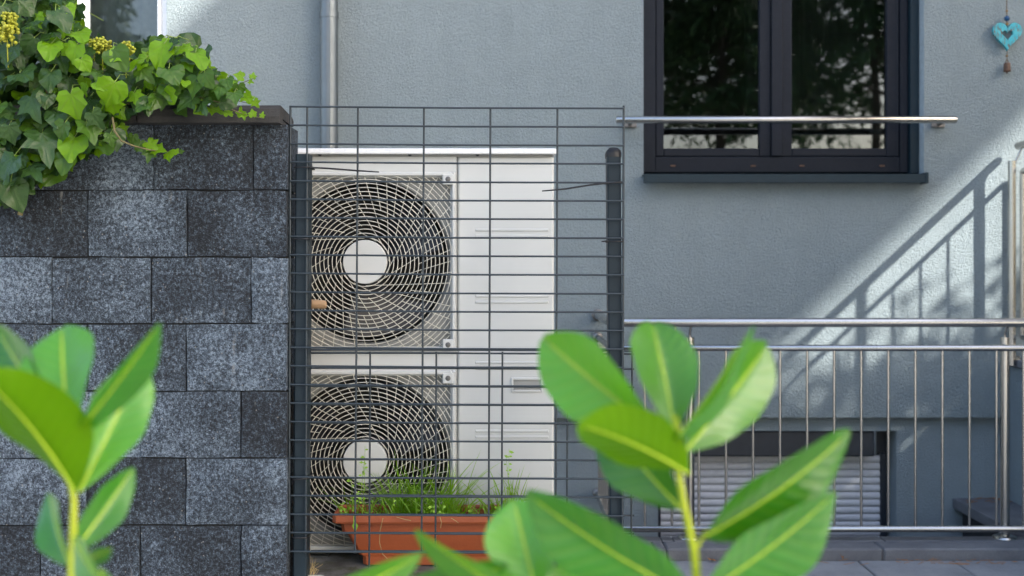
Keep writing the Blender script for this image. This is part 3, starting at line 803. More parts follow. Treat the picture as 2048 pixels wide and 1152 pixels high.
# ================================================================== PLANTER
DPn = 3.60
pt = thing('flower_box', (X(870, 3.62), 3.64, .32), 'long terracotta plastic flower box full of weeds behind the fence', 'planter')
bx0, bx1 = X(664, 3.58), X(1080, 3.58)
def ring_(ins, y0, y1, z):
    a, b = bx0 + ins, bx1 - ins; c = .012
    return [(a + c, y0, z), (b - c, y0, z), (b, y0 + c, z), (b, y1 - c, z), (b - c, y1, z), (a + c, y1, z), (a, y1 - c, z), (a, y0 + c, z)]
zr = Z(1033, 3.555); zbm = .320
lev = [(.090, 3.635, 3.70, zbm), (.088, 3.632, 3.70, zbm + .028), (.078, 3.629, 3.702, zbm + .032), (.064, 3.620, 3.708, zbm + .06), (.040, 3.606, 3.715, zbm + .11), (.020, 3.594, 3.722, zr - .028)]
rim = [(.020, 3.5938, 3.7222, zr - .026), (.002, 3.576, 3.738, zr - .027), (0, 3.574, 3.740, zr - .022), (.001, 3.575, 3.739, zr - .002), (.004, 3.578, 3.736, zr), (.014, 3.588, 3.728, zr), (.018, 3.592, 3.724, zr - .005)]
inn = [(.0181, 3.592, 3.724, zr - .006), (.028, 3.600, 3.718, zr - .06)]
def rings(levels):
    m = MB(); vv = []
    for ins, y0, y1, z in levels: vv += ring_(ins, y0, y1, z)
    m.add(vv, [(i * 8 + j, i * 8 + (j + 1) % 8, (i + 1) * 8 + (j + 1) % 8, (i + 1) * 8 + j) for i in range(len(levels) - 1) for j in range(8)])
    return m
rings(lev).build('box_body', MAT['terracotta'], pt); rings(rim).build('rim', MAT['terracotta'], pt); rings(inn).build('inner_wall', MAT['terracotta'], pt)
MB().add(ring_(.02, 3.596, 3.722, zr - .035), [tuple(range(8))]).build('soil', MAT['soil'], pt)

def blade(mb, base, h, lean, w, n=6, curl=.5):
    base = Vector(base); d = Vector((math.cos(lean[0]) * lean[1], math.sin(lean[0]) * lean[1] * .5, 1)).normalized()
    side = Vector((1, 0, 0)).cross(d); side = Vector((math.cos(lean[2]), math.sin(lean[2]) * .8, 0)).normalized()
    vv = []; uu = []
    for i in range(n + 1):
        t = i / n; bend = Vector((math.cos(lean[0]), math.sin(lean[0]) * .5, -.6)) * curl * h * t * t * lean[1]
        p = base + d * h * t + bend; ww = w * (1 - t) ** .6 * .5 + .0002
        vv += [p - side * ww, p + side * ww]; uu += [(-1, t), (1, t)]
    if mb.uv is None: mb.uv = []
    mb.uv += uu
    mb.add(vv, [(2 * i, 2 * i + 1, 2 * i + 3, 2 * i + 2) for i in range(n)], True)
gr = MB(); rg = random.Random(11); zsoil = zr - .035
def tuft(px0, px1, n, h0, h1, spread=.5):
    for _ in range(n):
        x = rg.uniform(X(px0, 3.65), X(px1, 3.65)); y = rg.uniform(3.61, 3.71)
        a = rg.choice((0, math.pi)) + rg.uniform(-.9, .9)
        blade(gr, (x, y, zsoil), rg.uniform(h0, h1), (a, rg.uniform(.05, spread), rg.uniform(0, 3)), rg.uniform(.0035, .0075), 6, rg.uniform(.2, .9))
tuft(780, 900, 130, .08, .21, .8); tuft(795, 840, 60, .10, .25, .7); tuft(850, 930, 60, .08, .26, 1.0); tuft(690, 780, 36, .06, .16, .7)
tuft(930, 990, 18, .05, .13, .7); tuft(985, 1075, 50, .07, .19, .6); tuft(1000, 1035, 16, .10, .2, .3)
go = gr.build('grass', MAT['grass']); tag(go, 'long green grass sprouting from the terracotta flower box', 'grass', kind='stuff')
wd = MB(); rg = random.Random(12)
def sprig(px, h, leaves, lean=0.):
    x = X(px, 3.63); y = rg.uniform(3.60, 3.66); b = Vector((x, y, zsoil)); t = b + Vector((lean, -.005, h))
    wd.tube([b, b.lerp(t, .5) + Vector((.004, 0, 0)), t], [.0012, .001, .0006], 5)
    for i in range(leaves):
        q = b.lerp(t, rg.uniform(.12, 1)); s = rg.uniform(.004, .009); a = rg.uniform(0, 6.28); u = Vector((math.cos(a), math.sin(a) * .5, rg.uniform(-.2, .6))).normalized()
        v = u.cross(Vector((0, -1, .3))).normalized()
        wd.add([q, q + u * s + v * s * .55, q + u * s * 2, q + u * s - v * s * .55], [(0, 1, 2, 3)])
for px, h, n, l in ((690, .05, 14, -.01), (703, .11, 14, .0), (712, .17, 14, .03), (725, .20, 10, .012), (735, .06, 12, .02), (700, .03, 12, -.02), (716, .02, 10, 0), (780, .12, 6, .02), (880, .04, 14, .01), (865, .05, 10, 0), (905, .03, 10, .01), (930, .035, 10, .02), (950, .03, 12, -.01), (990, .04, 12, .01), (1012, .19, 10, .01), (1020, .17, 9, -.012), (1008, .05, 12, .01), (1040, .06, 8, .01), (1060, .05, 8, .02), (840, .04, 8, 0)):
    sprig(px, h * 1.25, n, l)
for px, l in ((712, -.06), (708, -.05)):
    b = P(px, 1030, 3.572); wd.tube([b, b + Vector((0, -.006, -.01)), b + Vector((.001, -.008, -.035))], .0012, 5)
    q = b + Vector((.001, -.009, -.02)); wd.add([q, q + Vector((.007, 0, -.012)), q + Vector((.001, 0, -.026)), q + Vector((-.006, 0, -.012))], [(0, 1, 2, 3)])
tag(wd.build('weeds', MAT['weed']), 'lime-green leafy weeds and seed stalks rooted in the terracotta box', 'weeds', kind='stuff')
sw = MB()
for pts in ([(766, 1036), (760, 1062), (759, 1085), (765, 1108), (775, 1118)], [(793, 1034), (810, 1039), (822, 1041)], [(880, 1034), (883, 1045), (881, 1056)], [(902, 1036), (912, 1042), (917, 1046)]):
    sw.tube([P(a, b, 3.565) for a, b in pts], .0011, 5)
tag(sw.build('dry_stalks', MAT['straw']), 'dry straw-coloured stalks hanging over the front of the flower box', 'stalks', kind='stuff')
dg = MB()
for i in range(14):
    b = P(618 + rg.uniform(-6, 10), 1142, 3.475); b.z = .316
    dg.tube([b, b + Vector((rg.uniform(-.01, .02), 0, .03)), b + Vector((rg.uniform(-.02, .035), rg.uniform(-.01, .01), rg.uniform(.03, .07)))], [.0011, .0009, .0004], 4)
tag(dg.build('dry_grass', MAT['straw']), 'small tuft of dead grass at the foot of the left fence post', 'grass', kind='stuff')

# spade with T-grip standing between post and heat pump
sp = thing('garden_tool', (X(612, 3.6), 3.6, .315), 'wooden T-shaped tool handle poking out behind the left post', 'tool')
gx = X(610, 3.62); gz = Z(608, 3.62)
bar('grip', [(gx - .055, 3.62, gz + .001), (gx - .05, 3.62, gz + .001), (gx + .03, 3.62, gz), (gx + .062, 3.62, gz - .002), (gx + .068, 3.62, gz - .002)], [.009, .0135, .015, .0135, .010], sp, 14, 'wood')
bar('shaft', [(gx + .002, 3.621, .32), (gx + .004, 3.621, gz - .08), (gx + .006, 3.621, gz)], [.014, .014, .012], sp, 12, 'wood')

# curtains
def curtain(x0, x1, y, z0, z1, mat, label):
    m = MB(); n = 60; vv = []
    for i in range(n + 1):
        t = i / n
        for z in (z0, z1): vv.append((x0 + (x1 - x0) * t, y + .016 * math.sin(t * 40) + .01 * math.sin(t * 97), z))
    m.add(vv, [(2 * i, 2 * i + 2, 2 * i + 3, 2 * i + 1) for i in range(n)], True)
    tag(m.build('curtain', MAT[mat]), label, 'curtain')
curtain(X(1490, 6.3), X(1850, 6.3), 6.32, 1.0, 3.4, 'curtain', 'dark curtain hanging behind the panes of the anthracite window')
curtain(X(-40, 6.2), X(345, 6.2), 6.09, 1.2, 3.2, 'blind', 'pale net curtain behind the white window')

# ================================================================== IVY
iv = thing('ivy', (-1.3, 3.3, 0), 'ivy with dark and lime-green leaves spilling over the block wall', 'ivy')
def ivy_mesh(name, pts, seed, fold, wave):
    r = random.Random(seed); full = pts + [(-x, y) for x, y in reversed(pts[1:-1])]; n = len(full); hub = (0, .30)
    vs_ = [(0, .30, .0)]; uv = [(0, .30)]
    for q in (.5, 1.0):
        for i, (x, y) in enumerate(full):
            xx, yy = hub[0] + (x - hub[0]) * q, hub[1] + (y - hub[1]) * q
            z = fold * abs(xx) - .22 * (yy - .25) ** 2 - .16 * xx * xx + (wave * math.sin(i * 1.9 + seed) if q == 1 else 0)
            vs_.append((xx, yy, z)); uv.append((xx, yy))
    m = MB(); m.uv = uv
    ff = [(0, 1 + i, 1 + (i + 1) % n) for i in range(n)] + [(1 + i, 1 + n + i, 1 + n + (i + 1) % n, 1 + (i + 1) % n) for i in range(n)]
    m.add(vs_, [tuple(reversed(f)) for f in ff], True); return m, name
lob = [(0, 0), (.14, -.15), (.34, -.20), (.50, .0), (.40, .17), (.66, .40), (.40, .46), (.22, .54), (.17, .80), (0, 1.04)]
lob2 = [(0, 0), (.14, -.18), (.38, -.18), (.50, .05), (.46, .20), (.60, .42), (.40, .52), (.25, .62), (.13, .84), (0, 1.04)]
ova = [(0, 0), (.15, -.10), (.34, -.06), (.47, .10), (.50, .28), (.44, .48), (.32, .68), (.20, .84), (.08, .96), (0, 1.04)]
ova2 = [(0, 0), (.20, -.16), (.42, -.12), (.56, .10), (.57, .30), (.47, .52), (.33, .68), (.18, .82), (.07, .93), (0, 1.0)]
shapes = [(lob, 1, .22, .05), (lob, 5, -.12, .08), (lob2, 2, .28, .05), (lob2, 8, .05, .09), (ova, 3, .25, .07), (ova, 6, -.15, .10), (ova2, 4, .18, .09), (ova2, 9, .32, .07)]
IVY = {}
for mk in ('ivy', 'ivy_mid', 'ivy_young'):
    IVY[mk] = [(lambda mm: mm[0].mesh('leaf', MAT[mk]))(ivy_mesh('leaf', *sh)) for sh in shapes]
ri = random.Random(21)
def ivy_leaf(px, py, D, size, mk, ang=None, shape=None, up=.45, yaw=None, young=None):
    """size in photo pixels, ang = direction of the tip in the picture plane (degrees, -90 = down)"""
    s = size / F * D; ang = ri.gauss(-90, 38) if ang is None else ang
    n = Vector((ri.gauss(0, .55) if yaw is None else yaw, -1, up + ri.gauss(0, .42))).normalized()
    t = Vector((math.cos(R(ang)), 0, math.sin(R(ang)))); t = (t - n * t.dot(n)).normalized(); x = t.cross(n)
    c = P(px, py, D) - t * s * .4
    rot = Matrix((x, t, n)).transposed().to_4x4()
    me = IVY[mk][ri.randrange(len(shapes)) if shape is None else shape]
    o = place('leaf', me, Matrix.Translation(c) @ rot @ Matrix.Diagonal((s * ri.uniform(.9, 1.1), s, s, 1)), iv)
    return c, t, s
poly = [(-70, -70), (140, -70), (158, 20), (172, 80), (205, 112), (300, 92), (335, 82), (405, 102), (425, 150), (492, 172), (470, 212), (430, 222), (300, 232), (235, 240), (245, 285), (170, 315), (130, 345), (60, 368), (30, 410), (-70, 430)]
def inside(x, y):
    c = False; j = len(poly) - 1
    for i in range(len(poly)):
        (xi, yi), (xj, yj) = poly[i], poly[j]
        if (yi > y) != (yj > y) and x < (xj - xi) * (y - yi) / (yj - yi) + xi: c = not c
        j = i
    return c
hero = [(148, 212, 78, 'ivy_young', -80, 2), (222, 186, 74, 'ivy_young', -110, 6), (144, 294, 76, 'ivy_young', -95, 6), (90, 292, 100, 'ivy', -80, 0), (180, 262, 66, 'ivy_mid', -75, 2),
        (322, 108, 74, 'ivy_young', -100, 4), (398, 118, 66, 'ivy_young', -80, 4), (236, 116, 68, 'ivy_mid', -60, 4), (68, 214, 78, 'ivy', -65, 0), (122, 38, 72, 'ivy', -60, 4), (160, 70, 62, 'ivy_young', -75, 4),
        (22, 268, 52, 'ivy', -80, 2), (18, 335, 84, 'ivy', -95, 6), (30, 388, 84, 'ivy', -70, 4), (276, 125, 60, 'ivy_young', -125, 4), (345, 150, 60, 'ivy_mid', -70, 6), (390, 172, 58, 'ivy_mid', -95, 2), (415, 158, 50, 'ivy_mid', -60, 4),
        (100, 100, 62, 'ivy_young', -90, 4), (150, 105, 56, 'ivy_young', -100, 6), (195, 240, 52, 'ivy', -60, 0), (228, 215, 60, 'ivy_young', -80, 0), (300, 212, 46, 'ivy', -100, 0), (270, 195, 44, 'ivy_young', -70, 1), (372, 205, 54, 'ivy', -130, 0), (405, 212, 52, 'ivy', -60, 1), (440, 180, 48, 'ivy_mid', -90, 3),
        (48, 150, 66, 'ivy', -50, 6), (20, 110, 58, 'ivy', -100, 2), (100, 160, 60, 'ivy', -90, 6), (60, 90, 56, 'ivy', -120, 4), (125, 265, 58, 'ivy_mid', -110, 2), (70, 345, 66, 'ivy', -60, 0), (130, 325, 60, 'ivy_mid', -100, 4), (222, 280, 36, 'ivy_mid', -80, 0), (8, 30, 60, 'ivy', -80, 4), (200, 170, 40, 'ivy_young', -40, 4), (170, 130, 44, 'ivy_young', -60, 6), (455, 165, 42, 'ivy_mid', -70, 4), (470, 195, 40, 'ivy_mid', -80, 2), (340, 185, 50, 'ivy_mid', -80, 6)]
pet = MB()
for px, py, sz_, mk, an, sh in hero:
    D = 3.20 + ri.uniform(-.02, .03)
    c, t, s = ivy_leaf(px, py, D, sz_ * .76, mk, an, sh, .35, ri.gauss(0, .28))
    pet.tube([c, c - t * s * .25 + Vector((0, .03, .01)), c - t * s * .5 + Vector((0, .09, .0))], [.0011, .0013, .0016], 5)
cnt = 0
while cnt < 232:
    px, py = ri.uniform(-70, 495), ri.uniform(-70, 430)
    if not inside(px, py): continue
    lay = ri.random()
    front = py > 245
    if front: D = 3.345 - .11 * (1 - lay) ** 1.2 if lay < .8 else 3.31
    else: D = 3.24 + .32 * lay
    edge = px > 300
    q = ri.random()
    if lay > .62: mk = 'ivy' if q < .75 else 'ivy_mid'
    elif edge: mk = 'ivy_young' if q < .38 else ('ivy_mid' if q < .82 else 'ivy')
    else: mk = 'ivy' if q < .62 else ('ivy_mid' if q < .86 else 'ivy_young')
    size = ri.uniform(34, 58) if not edge else ri.uniform(26, 46)
    if px > 430: size *= .75
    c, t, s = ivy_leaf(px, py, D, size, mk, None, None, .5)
    if lay < .5: pet.tube([c, c - t * s * .3 + Vector((0, .03, .01)), c - t * s * .6 + Vector((0, .10, .0))], [.001, .0012, .0015], 4)
    cnt += 1
pet.build('leaf_stalks', MAT['ivy_young_stem'], iv)['kind'] = 'stuff'
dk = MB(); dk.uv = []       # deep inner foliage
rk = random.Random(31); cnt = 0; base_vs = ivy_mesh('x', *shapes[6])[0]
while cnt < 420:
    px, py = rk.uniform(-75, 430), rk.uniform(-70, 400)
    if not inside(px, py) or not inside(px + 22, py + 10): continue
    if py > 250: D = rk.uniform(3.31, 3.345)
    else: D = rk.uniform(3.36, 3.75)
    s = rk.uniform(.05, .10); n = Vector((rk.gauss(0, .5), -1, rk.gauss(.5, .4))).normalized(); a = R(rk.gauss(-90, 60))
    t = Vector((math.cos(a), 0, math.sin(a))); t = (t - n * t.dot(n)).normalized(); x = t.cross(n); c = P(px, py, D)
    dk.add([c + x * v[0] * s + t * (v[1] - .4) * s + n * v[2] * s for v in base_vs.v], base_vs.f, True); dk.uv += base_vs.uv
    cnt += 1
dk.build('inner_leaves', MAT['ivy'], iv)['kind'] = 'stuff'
for mk, nn, (xa, xb), (sa, sb), sd_ in (('ivy_mid', 130, (-60, 480), (.032, .062), 61), ('ivy_young', 95, (60, 490), (.028, .052), 62), ('ivy', 120, (-60, 470), (.036, .07), 63)):
    dk = MB(); dk.uv = []; rk = random.Random(sd_); cnt = 0
    while cnt < nn:
        px, py = rk.uniform(xa, xb), rk.uniform(-60, 400)
        if not inside(px, py): continue
        D = rk.uniform(3.24, 3.32) if py > 240 else rk.uniform(3.19, 3.5)
        s = rk.uniform(sa, sb); n = Vector((rk.gauss(0, .6), -1, rk.gauss(.45, .5))).normalized(); a = R(rk.gauss(-90, 50))
        t = Vector((math.cos(a), 0, math.sin(a))); t = (t - n * t.dot(n)).normalized(); x = t.cross(n); c = P(px, py, D)
        bv = ivy_mesh('x', *shapes[rk.randrange(len(shapes))])[0]
        dk.add([c + x * v[0] * s + t * (v[1] - .4) * s + n * v[2] * s for v in bv.v], bv.f, True); dk.uv += bv.uv
        cnt += 1
    dk.build('small_leaves', MAT[mk], iv)['kind'] = 'stuff'
# stems and trailing shoots
def stem(pts, r0, r1, mat='ivy_stem'):
    n = len(pts); bar('stem', [P(*p) for p in pts], [r0 + (r1 - r0) * i / (n - 1) for i in range(n)], iv, 7, mat)
stem([(-70, 240, 3.42), (60, 225, 3.40), (180, 215, 3.36), (300, 200, 3.34), (400, 190, 3.33)], .010, .004)
stem([(40, 430, 3.345), (60, 330, 3.33), (90, 240, 3.33), (100, 120, 3.42), (90, -60, 3.5)], .008, .006)
stem([(120, -60, 3.45), (140, 40, 3.42), (130, 150, 3.38), (150, 230, 3.33)], .006, .005)
stem([(225, 235, 3.23), (229, 262, 3.21), (243, 282, 3.22), (268, 292, 3.25), (300, 300, 3.29), (335, 304, 3.32), (363, 302, 3.335)], .0036, .0010)
stem([(400, 195, 3.26), (440, 205, 3.25), (470, 222, 3.25), (500, 232, 3.26), (528, 236, 3.27)], .0022, .0009)
stem([(400, 185, 3.30), (440, 178, 3.28), (475, 170, 3.27), (508, 156, 3.27)], .0022, .0009)
stem([(430, 185, 3.27), (460, 198, 3.26), (490, 205, 3.26), (515, 210, 3.27)], .0018, .0008)
for (px, py, s, mk, a) in ((246, 262, 26, 'ivy_young', -50), (265, 280, 24, 'ivy_mid', -100), (285, 296, 26, 'ivy_mid', -60), (305, 292, 30, 'ivy_young', -40), (318, 300, 28, 'ivy_young', -20), (298, 312, 26, 'ivy_mid', -100), (338, 312, 24, 'ivy_young', -70), (352, 302, 14, 'ivy_young', 60), (364, 303, 9, 'ivy_mid', 10), (276, 290, 22, 'ivy_mid', -120),
                           (454, 224, 22, 'ivy_young', 100), (482, 224, 20, 'ivy_young', 90), (488, 233, 14, 'ivy_young', -80), (505, 226, 16, 'ivy_young', 100), (525, 229, 12, 'ivy_young', 80),
                           (478, 152, 20, 'ivy_young', 170), (506, 151, 14, 'ivy_young', 80), (502, 164, 11, 'ivy_young', -20), (470, 163, 14, 'ivy_young', 90), (495, 198, 26, 'ivy_young', -70), (512, 207, 18, 'ivy_young', -60), (480, 180, 26, 'ivy_mid', -80), (497, 190, 18, 'ivy_young', -40)):
    ivy_leaf(px, py, 3.255 if py < 245 else 3.30, s, mk, a, ri.choice((0, 2, 3)), .3, ri.gauss(0, .25))
def umbel(px, py, D, rpx):
    m = MB(); c = P(px, py, D); rr = rpx / F * D; r = random.Random(px)
    for _ in range(60):
        v = Vector((r.gauss(0, 1), r.gauss(0, 1) - .5, r.gauss(0, 1) + .4)).normalized() * rr * r.uniform(.35, 1)
        m.ball(c + v, rr * .17, 1); m.tube([c + Vector((0, 0, -rr * .2)), c + v], .0005, 4, False)
    m.tube([c + Vector((0, 0, -rr * .2)), c + Vector((-.01, .03, -rr * 2.5))], .0016, 5)
    m.build('flower_cluster', MAT['umbel'], iv)
umbel(14, 66, 3.19, 26); umbel(22, 40, 3.2, 20); umbel(205, 93, 3.24, 20); umbel(252, 102, 3.22, 20); umbel(188, 88, 3.25, 12)

# ================================================================== LAUREL SHRUBS (close foreground)
def laurel_leaf(parent, b, t, wpx, D0, D1, roll=0., bend=.0, fold=.25, mat='laurel', obov=1.25, blunt=.72, sag=0., curl=0.):
    B, T = P(b[0], b[1], D0), P(t[0], t[1], D1); ax = (T - B); L = ax.length; ax.normalize()
    n0 = Vector((0, -1, .0)); n0 = (n0 - ax * n0.dot(ax)).normalized(); sd = ax.cross(n0).normalized()
    q = Matrix.Rotation(R(roll), 3, ax); n0 = q @ n0; sd = q @ sd
    hw = wpx / 2 / F * (D0 + D1) / 2
    nv, nu = 16, 8; m = MB(); m.uv = []; vv = []; spine = []
    r = random.Random(int(b[0] * 7 + t[1]))
    ph = r.uniform(0, 6); tw_ = r.uniform(-.5, .5)
    for i in range(nv + 1):
        v = i / nv
        c = B + ax * L * v + n0 * (bend * L * 4 * v * (1 - v) - curl * L * max(0, v - .6) ** 2 * 3) + Vector((0, 0, -sag * L * v * v))
        spine.append(c)
        prof = max(0., math.sin(math.pi * min(1, .985 * v ** obov + .004))) ** (blunt if v > .5 else .72)
        prof = prof * (1 - .25 * max(0, v - .8) / .2 * (v - .8) / .2) if v > .8 else prof
        for j in range(nu + 1):
            u = -1 + 2 * j / nu
            off = sd * (u * hw * prof * (1 + .03 * math.sin(v * 17 + ph * 2 + u)) * math.cos(fold * .6)) + n0 * (1.8 * fold * hw * prof * (abs(u) ** 1.2) - .10 * hw * prof * u ** 4) + n0 * (.10 * hw * math.sin(v * 9 + ph + (1.3 if u > 0 else 0)) * abs(u) ** 2) + n0 * (tw_ * u * hw * prof * (v - .3))
            vv.append(c + off); m.uv.append((u, v))
    m.add(vv, [(i * (nu + 1) + j, i * (nu + 1) + j + 1, (i + 1) * (nu + 1) + j + 1, (i + 1) * (nu + 1) + j) for i in range(nv) for j in range(nu)], True)
    o = m.build('leaf', MAT[mat], parent)
    # make the upper side face n0
    pol = o.data.polygons[len(o.data.polygons) // 2]
    if pol.normal.dot(n0) < 0: o.data.flip_normals()
    rib = MB(); k = len(spine) - 1
    rib.tube([p for p in spine[:k]], [.0016 * (1 - .75 * i / k) for i in range(k)], 6); rib.build('midrib', MAT['laurel_rib'], o)
def lstem(parent, pts, r0, r1, mat='laurel_stem'):
    n = len(pts); bar('stem', [P(*p) if len(p) == 3 else Vector(p[:3]) for p in pts], [r0 + (r1 - r0) * i / (n - 1) for i in range(n)], parent, 10, mat)
DL = 1.20
la = thing('laurel_shrub', (X(1395, DL), DL, 0), 'blurred laurel shoot with broad green leaves in front of the railing', 'shrub', 'laurel shoots in the close foreground')
lstem(la, [(1440, 2600, DL), (1420, 1700, DL), (1398, 1200, DL), (1388, 1100, DL), (1368, 1010, DL), (1356, 940, DL), (1362, 880, DL), (1350, 830, DL)], .0062, .0022)
for a in [((1328, 870), (1086, 675), 160, DL, DL + .05, -28, .03, .25, 'laurel_young', 1.35, .5), ((1350, 868), (1305, 648), 140, DL + .01, DL + .09, 8, .03, .35, 'laurel_young', 1.25, .5),
          ((1338, 895), (1505, 652), 92, DL - .02, DL - .05, 58, .02, .35, 'laurel', 1.0), ((1368, 905), (1532, 692), 150, DL + .01, DL + .09, 22, .02, .25, 'laurel_young', 1.35, .5),
          ((1378, 948), (1155, 850), 150, DL - .01, DL - .10, 150, .05, .25, 'laurel_young', .95), ((1362, 1018), (1196, 832), 128, DL + .02, DL + .08, -15, .03, .25, 'laurel', 1.1),
          ((1405, 1075), (1700, 862), 162, DL + .0, DL + .03, 26, .05, .22, 'laurel', .95), ((1400, 1190), (1672, 985), 156, DL, DL - .01, 20, .04, .25, 'laurel', .95), ((1400, 1200), (1052, 985), 165, DL, DL - .02, -24, .05, .22, 'laurel', 1.15)]:
    laurel_leaf(la, *a)
lstem(la, [(1388, 1105, DL), (1400, 1085, DL), (1412, 1062, DL)], .002, .0016)
lb = thing('laurel_shrub', (X(1060, DL), DL, 0), 'cropped laurel leaves rising from the bottom edge before the flower box', 'shrub', 'laurel shoots in the close foreground')
lstem(lb, [(1060, 2600, DL), (1075, 1700, DL), (1080, 1300, DL), (1078, 1180, DL)], .0055, .003)
for a in [((1085, 1215), (832, 1058), 100, DL, DL - .01, -34, .05, .25, 'laurel_young', 1.2), ((1082, 1225), (1028, 1000), 140, DL, DL + .06, -8, .02, .25, 'laurel_young', 1.3, .5),
          ((1078, 1260), (1200, 1115), 130, DL, DL + .03, 8, .03, .2, 'laurel_young', 1.2, .5), ((620, 1215), (845, 1108), 78, DL - .02, DL - .02, 22, .04, .25, 'laurel_young', .95), ((780, 1200), (1015, 1130), 90, DL + .03, DL, 10, .03, .2, 'laurel', 1.0)]:
    laurel_leaf(lb, *a)
lstem(lb, [(1078, 1500, DL), (900, 1300, DL + .01), (700, 1215, DL), (620, 1214, DL - .02)], .003, .002); lstem(lb, [(900, 1300, DL + .01), (820, 1230, DL + .03), (780, 1200, DL + .03)], .002, .0015)
lc = thing('laurel_shrub', (X(145, DL), DL, 0), 'blurred laurel shoot with broad green leaves in front of the block wall', 'shrub', 'laurel shoots in the close foreground')
lstem(lc, [(130, 2600, DL), (140, 1700, DL), (142, 1200, DL), (146, 1080, DL), (148, 1000, DL), (136, 940, DL), (138, 860, DL)], .006, .0022)
for a in [((150, 985), (-45, 745), 190, DL - .01, DL - .09, 160, .05, .3, 'laurel_young', .95), ((138, 862), (124, 656), 150, DL, DL + .09, 4, .03, .2, 'laurel_young', 1.3, .48), ((128, 862), (-8, 655), 110, DL + .02, DL + .10, -14, .02, .3, 'laurel', 1.1, .55),
          ((150, 870), (320, 645), 84, DL - .01, DL - .05, 54, .02, .35, 'laurel', 1.05), ((158, 985), (284, 728), 120, DL, DL + .06, 20, .03, .25, 'laurel_young', 1.3, .52),
          ((150, 1100), (268, 935), 74, DL + .02, DL + .08, 24, .04, .3, 'laurel', .95), ((140, 1130), (98, 985), 84, DL + .02, DL + .09, -20, .03, .3, 'laurel', .95), ((150, 1075), (205, 1165), 74, DL - .01, DL - .06, 20, .05, .2, 'laurel_young', 1.0), ((170, 1120), (225, 1095), 40, DL, DL - .02, 20, .05, .2, 'laurel', 1.0), ((200, 1140), (228, 1190), 44, DL, DL - .02, 10, .05, .2, 'laurel_young', 1.0)]:
    laurel_leaf(lc, *a)

# ================================================================== FALLEN LEAVES
def fallen(px, py, size, label, yaw=0., up=.35):
    D = CZ * F / (py - HY); c = P(px, py, D); c.z = .004; s = size / F * D
    m = MB(); vv = [(0, -.5 * s, .002), (.3 * s, -.1 * s, up * .3 * s), (.16 * s, .25 * s, up * .2 * s), (0, .5 * s, up * .6 * s), (-.16 * s, .25 * s, up * .3 * s), (-.3 * s, -.1 * s, up * .45 * s)]
    ca, sa = math.cos(yaw), math.sin(yaw)
    m.add([c + Vector((x * ca - y * sa, x * sa + y * ca, z)) for x, y, z in vv], [(0, 1, 2), (0, 2, 3), (0, 3, 4), (0, 4, 5)], True)
    tag(m.build('fallen_leaf', MAT['dead_leaf']), label, 'leaf', 'dry leaves on the paving')
fallen(1424, 1124, 20, 'dry tan leaf lying on the paving beside the laurel stem', 1.2, .5)
fallen(1683, 1119, 14, 'upright orange leaf tip against the coping, left of the joint', .2, 1.8)
fallen(1797, 1127, 12, 'tiny pale leaf alone on the paving slab right of the joint', .9, .4)
fallen(1938, 1126, 14, 'small dry leaf on the paving, last one towards the right edge', 1.4, .5)
fallen(2030, 1127, 16, 'dry orange leaf on the paving in the bottom right corner', 1.6, .4)
nd = MB(); rn = random.Random(4)
for _ in range(34):
    px = rn.gauss(1915, 50) if rn.random() < .75 else rn.uniform(1640, 2048)
    D = rn.uniform(4.86, 4.94); a = rn.gauss(0, .5); l = rn.uniform(.008, .03); x = X(px, D)
    nd.tube([(x - l * math.cos(a), D - l * math.sin(a), .003), (x + l * math.cos(a), D + l * math.sin(a), rn.uniform(.003, .009))], .0009, 4, False)
for _ in range(14):
    x = rn.uniform(2.33, 2.57); y = rn.uniform(5.80, 5.955); a = rn.uniform(-.4, .4); l = rn.uniform(.01, .03)
    nd.tube([(x - l, y - l * a, .0645), (x + l, y + l * a, .067)], .0013, 4, False)
tag(nd.build('needle_litter', MAT['dead_leaf']), 'brown needle litter along the coping and stone step', 'litter', kind='stuff')

# ================================================================== OUT OF FRAME: added shade casters; conifers mirrored in the panes
XN = 4.28; XM = 4.2 + 4.55 / .93
nb = thing('shade_canopy', (6.6, -.5, 0), 'added flat slab on columns that shades the yard, out of frame', 'shade_canopy')  # unseen slab, added to shade the wall and bound the sunlit band
zrf = CZ - 1.70 + .93 * XM
MB().box(XN, XM, -8, 5.5, zrf, zrf + .12).build('shade_slab', MAT['beige'], nb)
for x, y in ((XM - .2, -7.5), (XM - .2, 5.0), (XM - .2, -1.2)):
    MB().box(x - .15, x + .15, y - .15, y + .15, -.03, zrf - .001).build('column', MAT['beige'], nb)

def leaf_cloud(boxes, n, s0, s1, seed, flat=.5):
    r = random.Random(seed); m = MB()
    for _ in range(n):
        c0, c1 = r.choice(boxes); c = Vector([r.uniform(a, b) for a, b in zip(c0, c1)]); s = r.uniform(s0, s1)
        u = Vector((r.gauss(0, 1), r.gauss(0, 1), r.gauss(0, 1) * flat)).normalized(); v = u.cross(Vector((r.gauss(0, 1), r.gauss(0, 1), r.gauss(0, 1)))).normalized()
        m.add([c - u * s, c + v * s * .5, c + u * s, c - v * s * .5], [(0, 1, 2, 3)])
    return m
zh = CZ + .93 * 4.75
hd1 = thing('shade_hedge', (4.8, 4.6, 0), 'added leaf mass beside the stair landing that dapples the sunlight, out of frame', 'shade_hedge')  # unseen foliage, added to break up the lower edge of the sun patch
hc = leaf_cloud([((4.45, 3.0, 0), (5.1, 5.9, zh - 2.75))], 7000, .04, .08, 41)
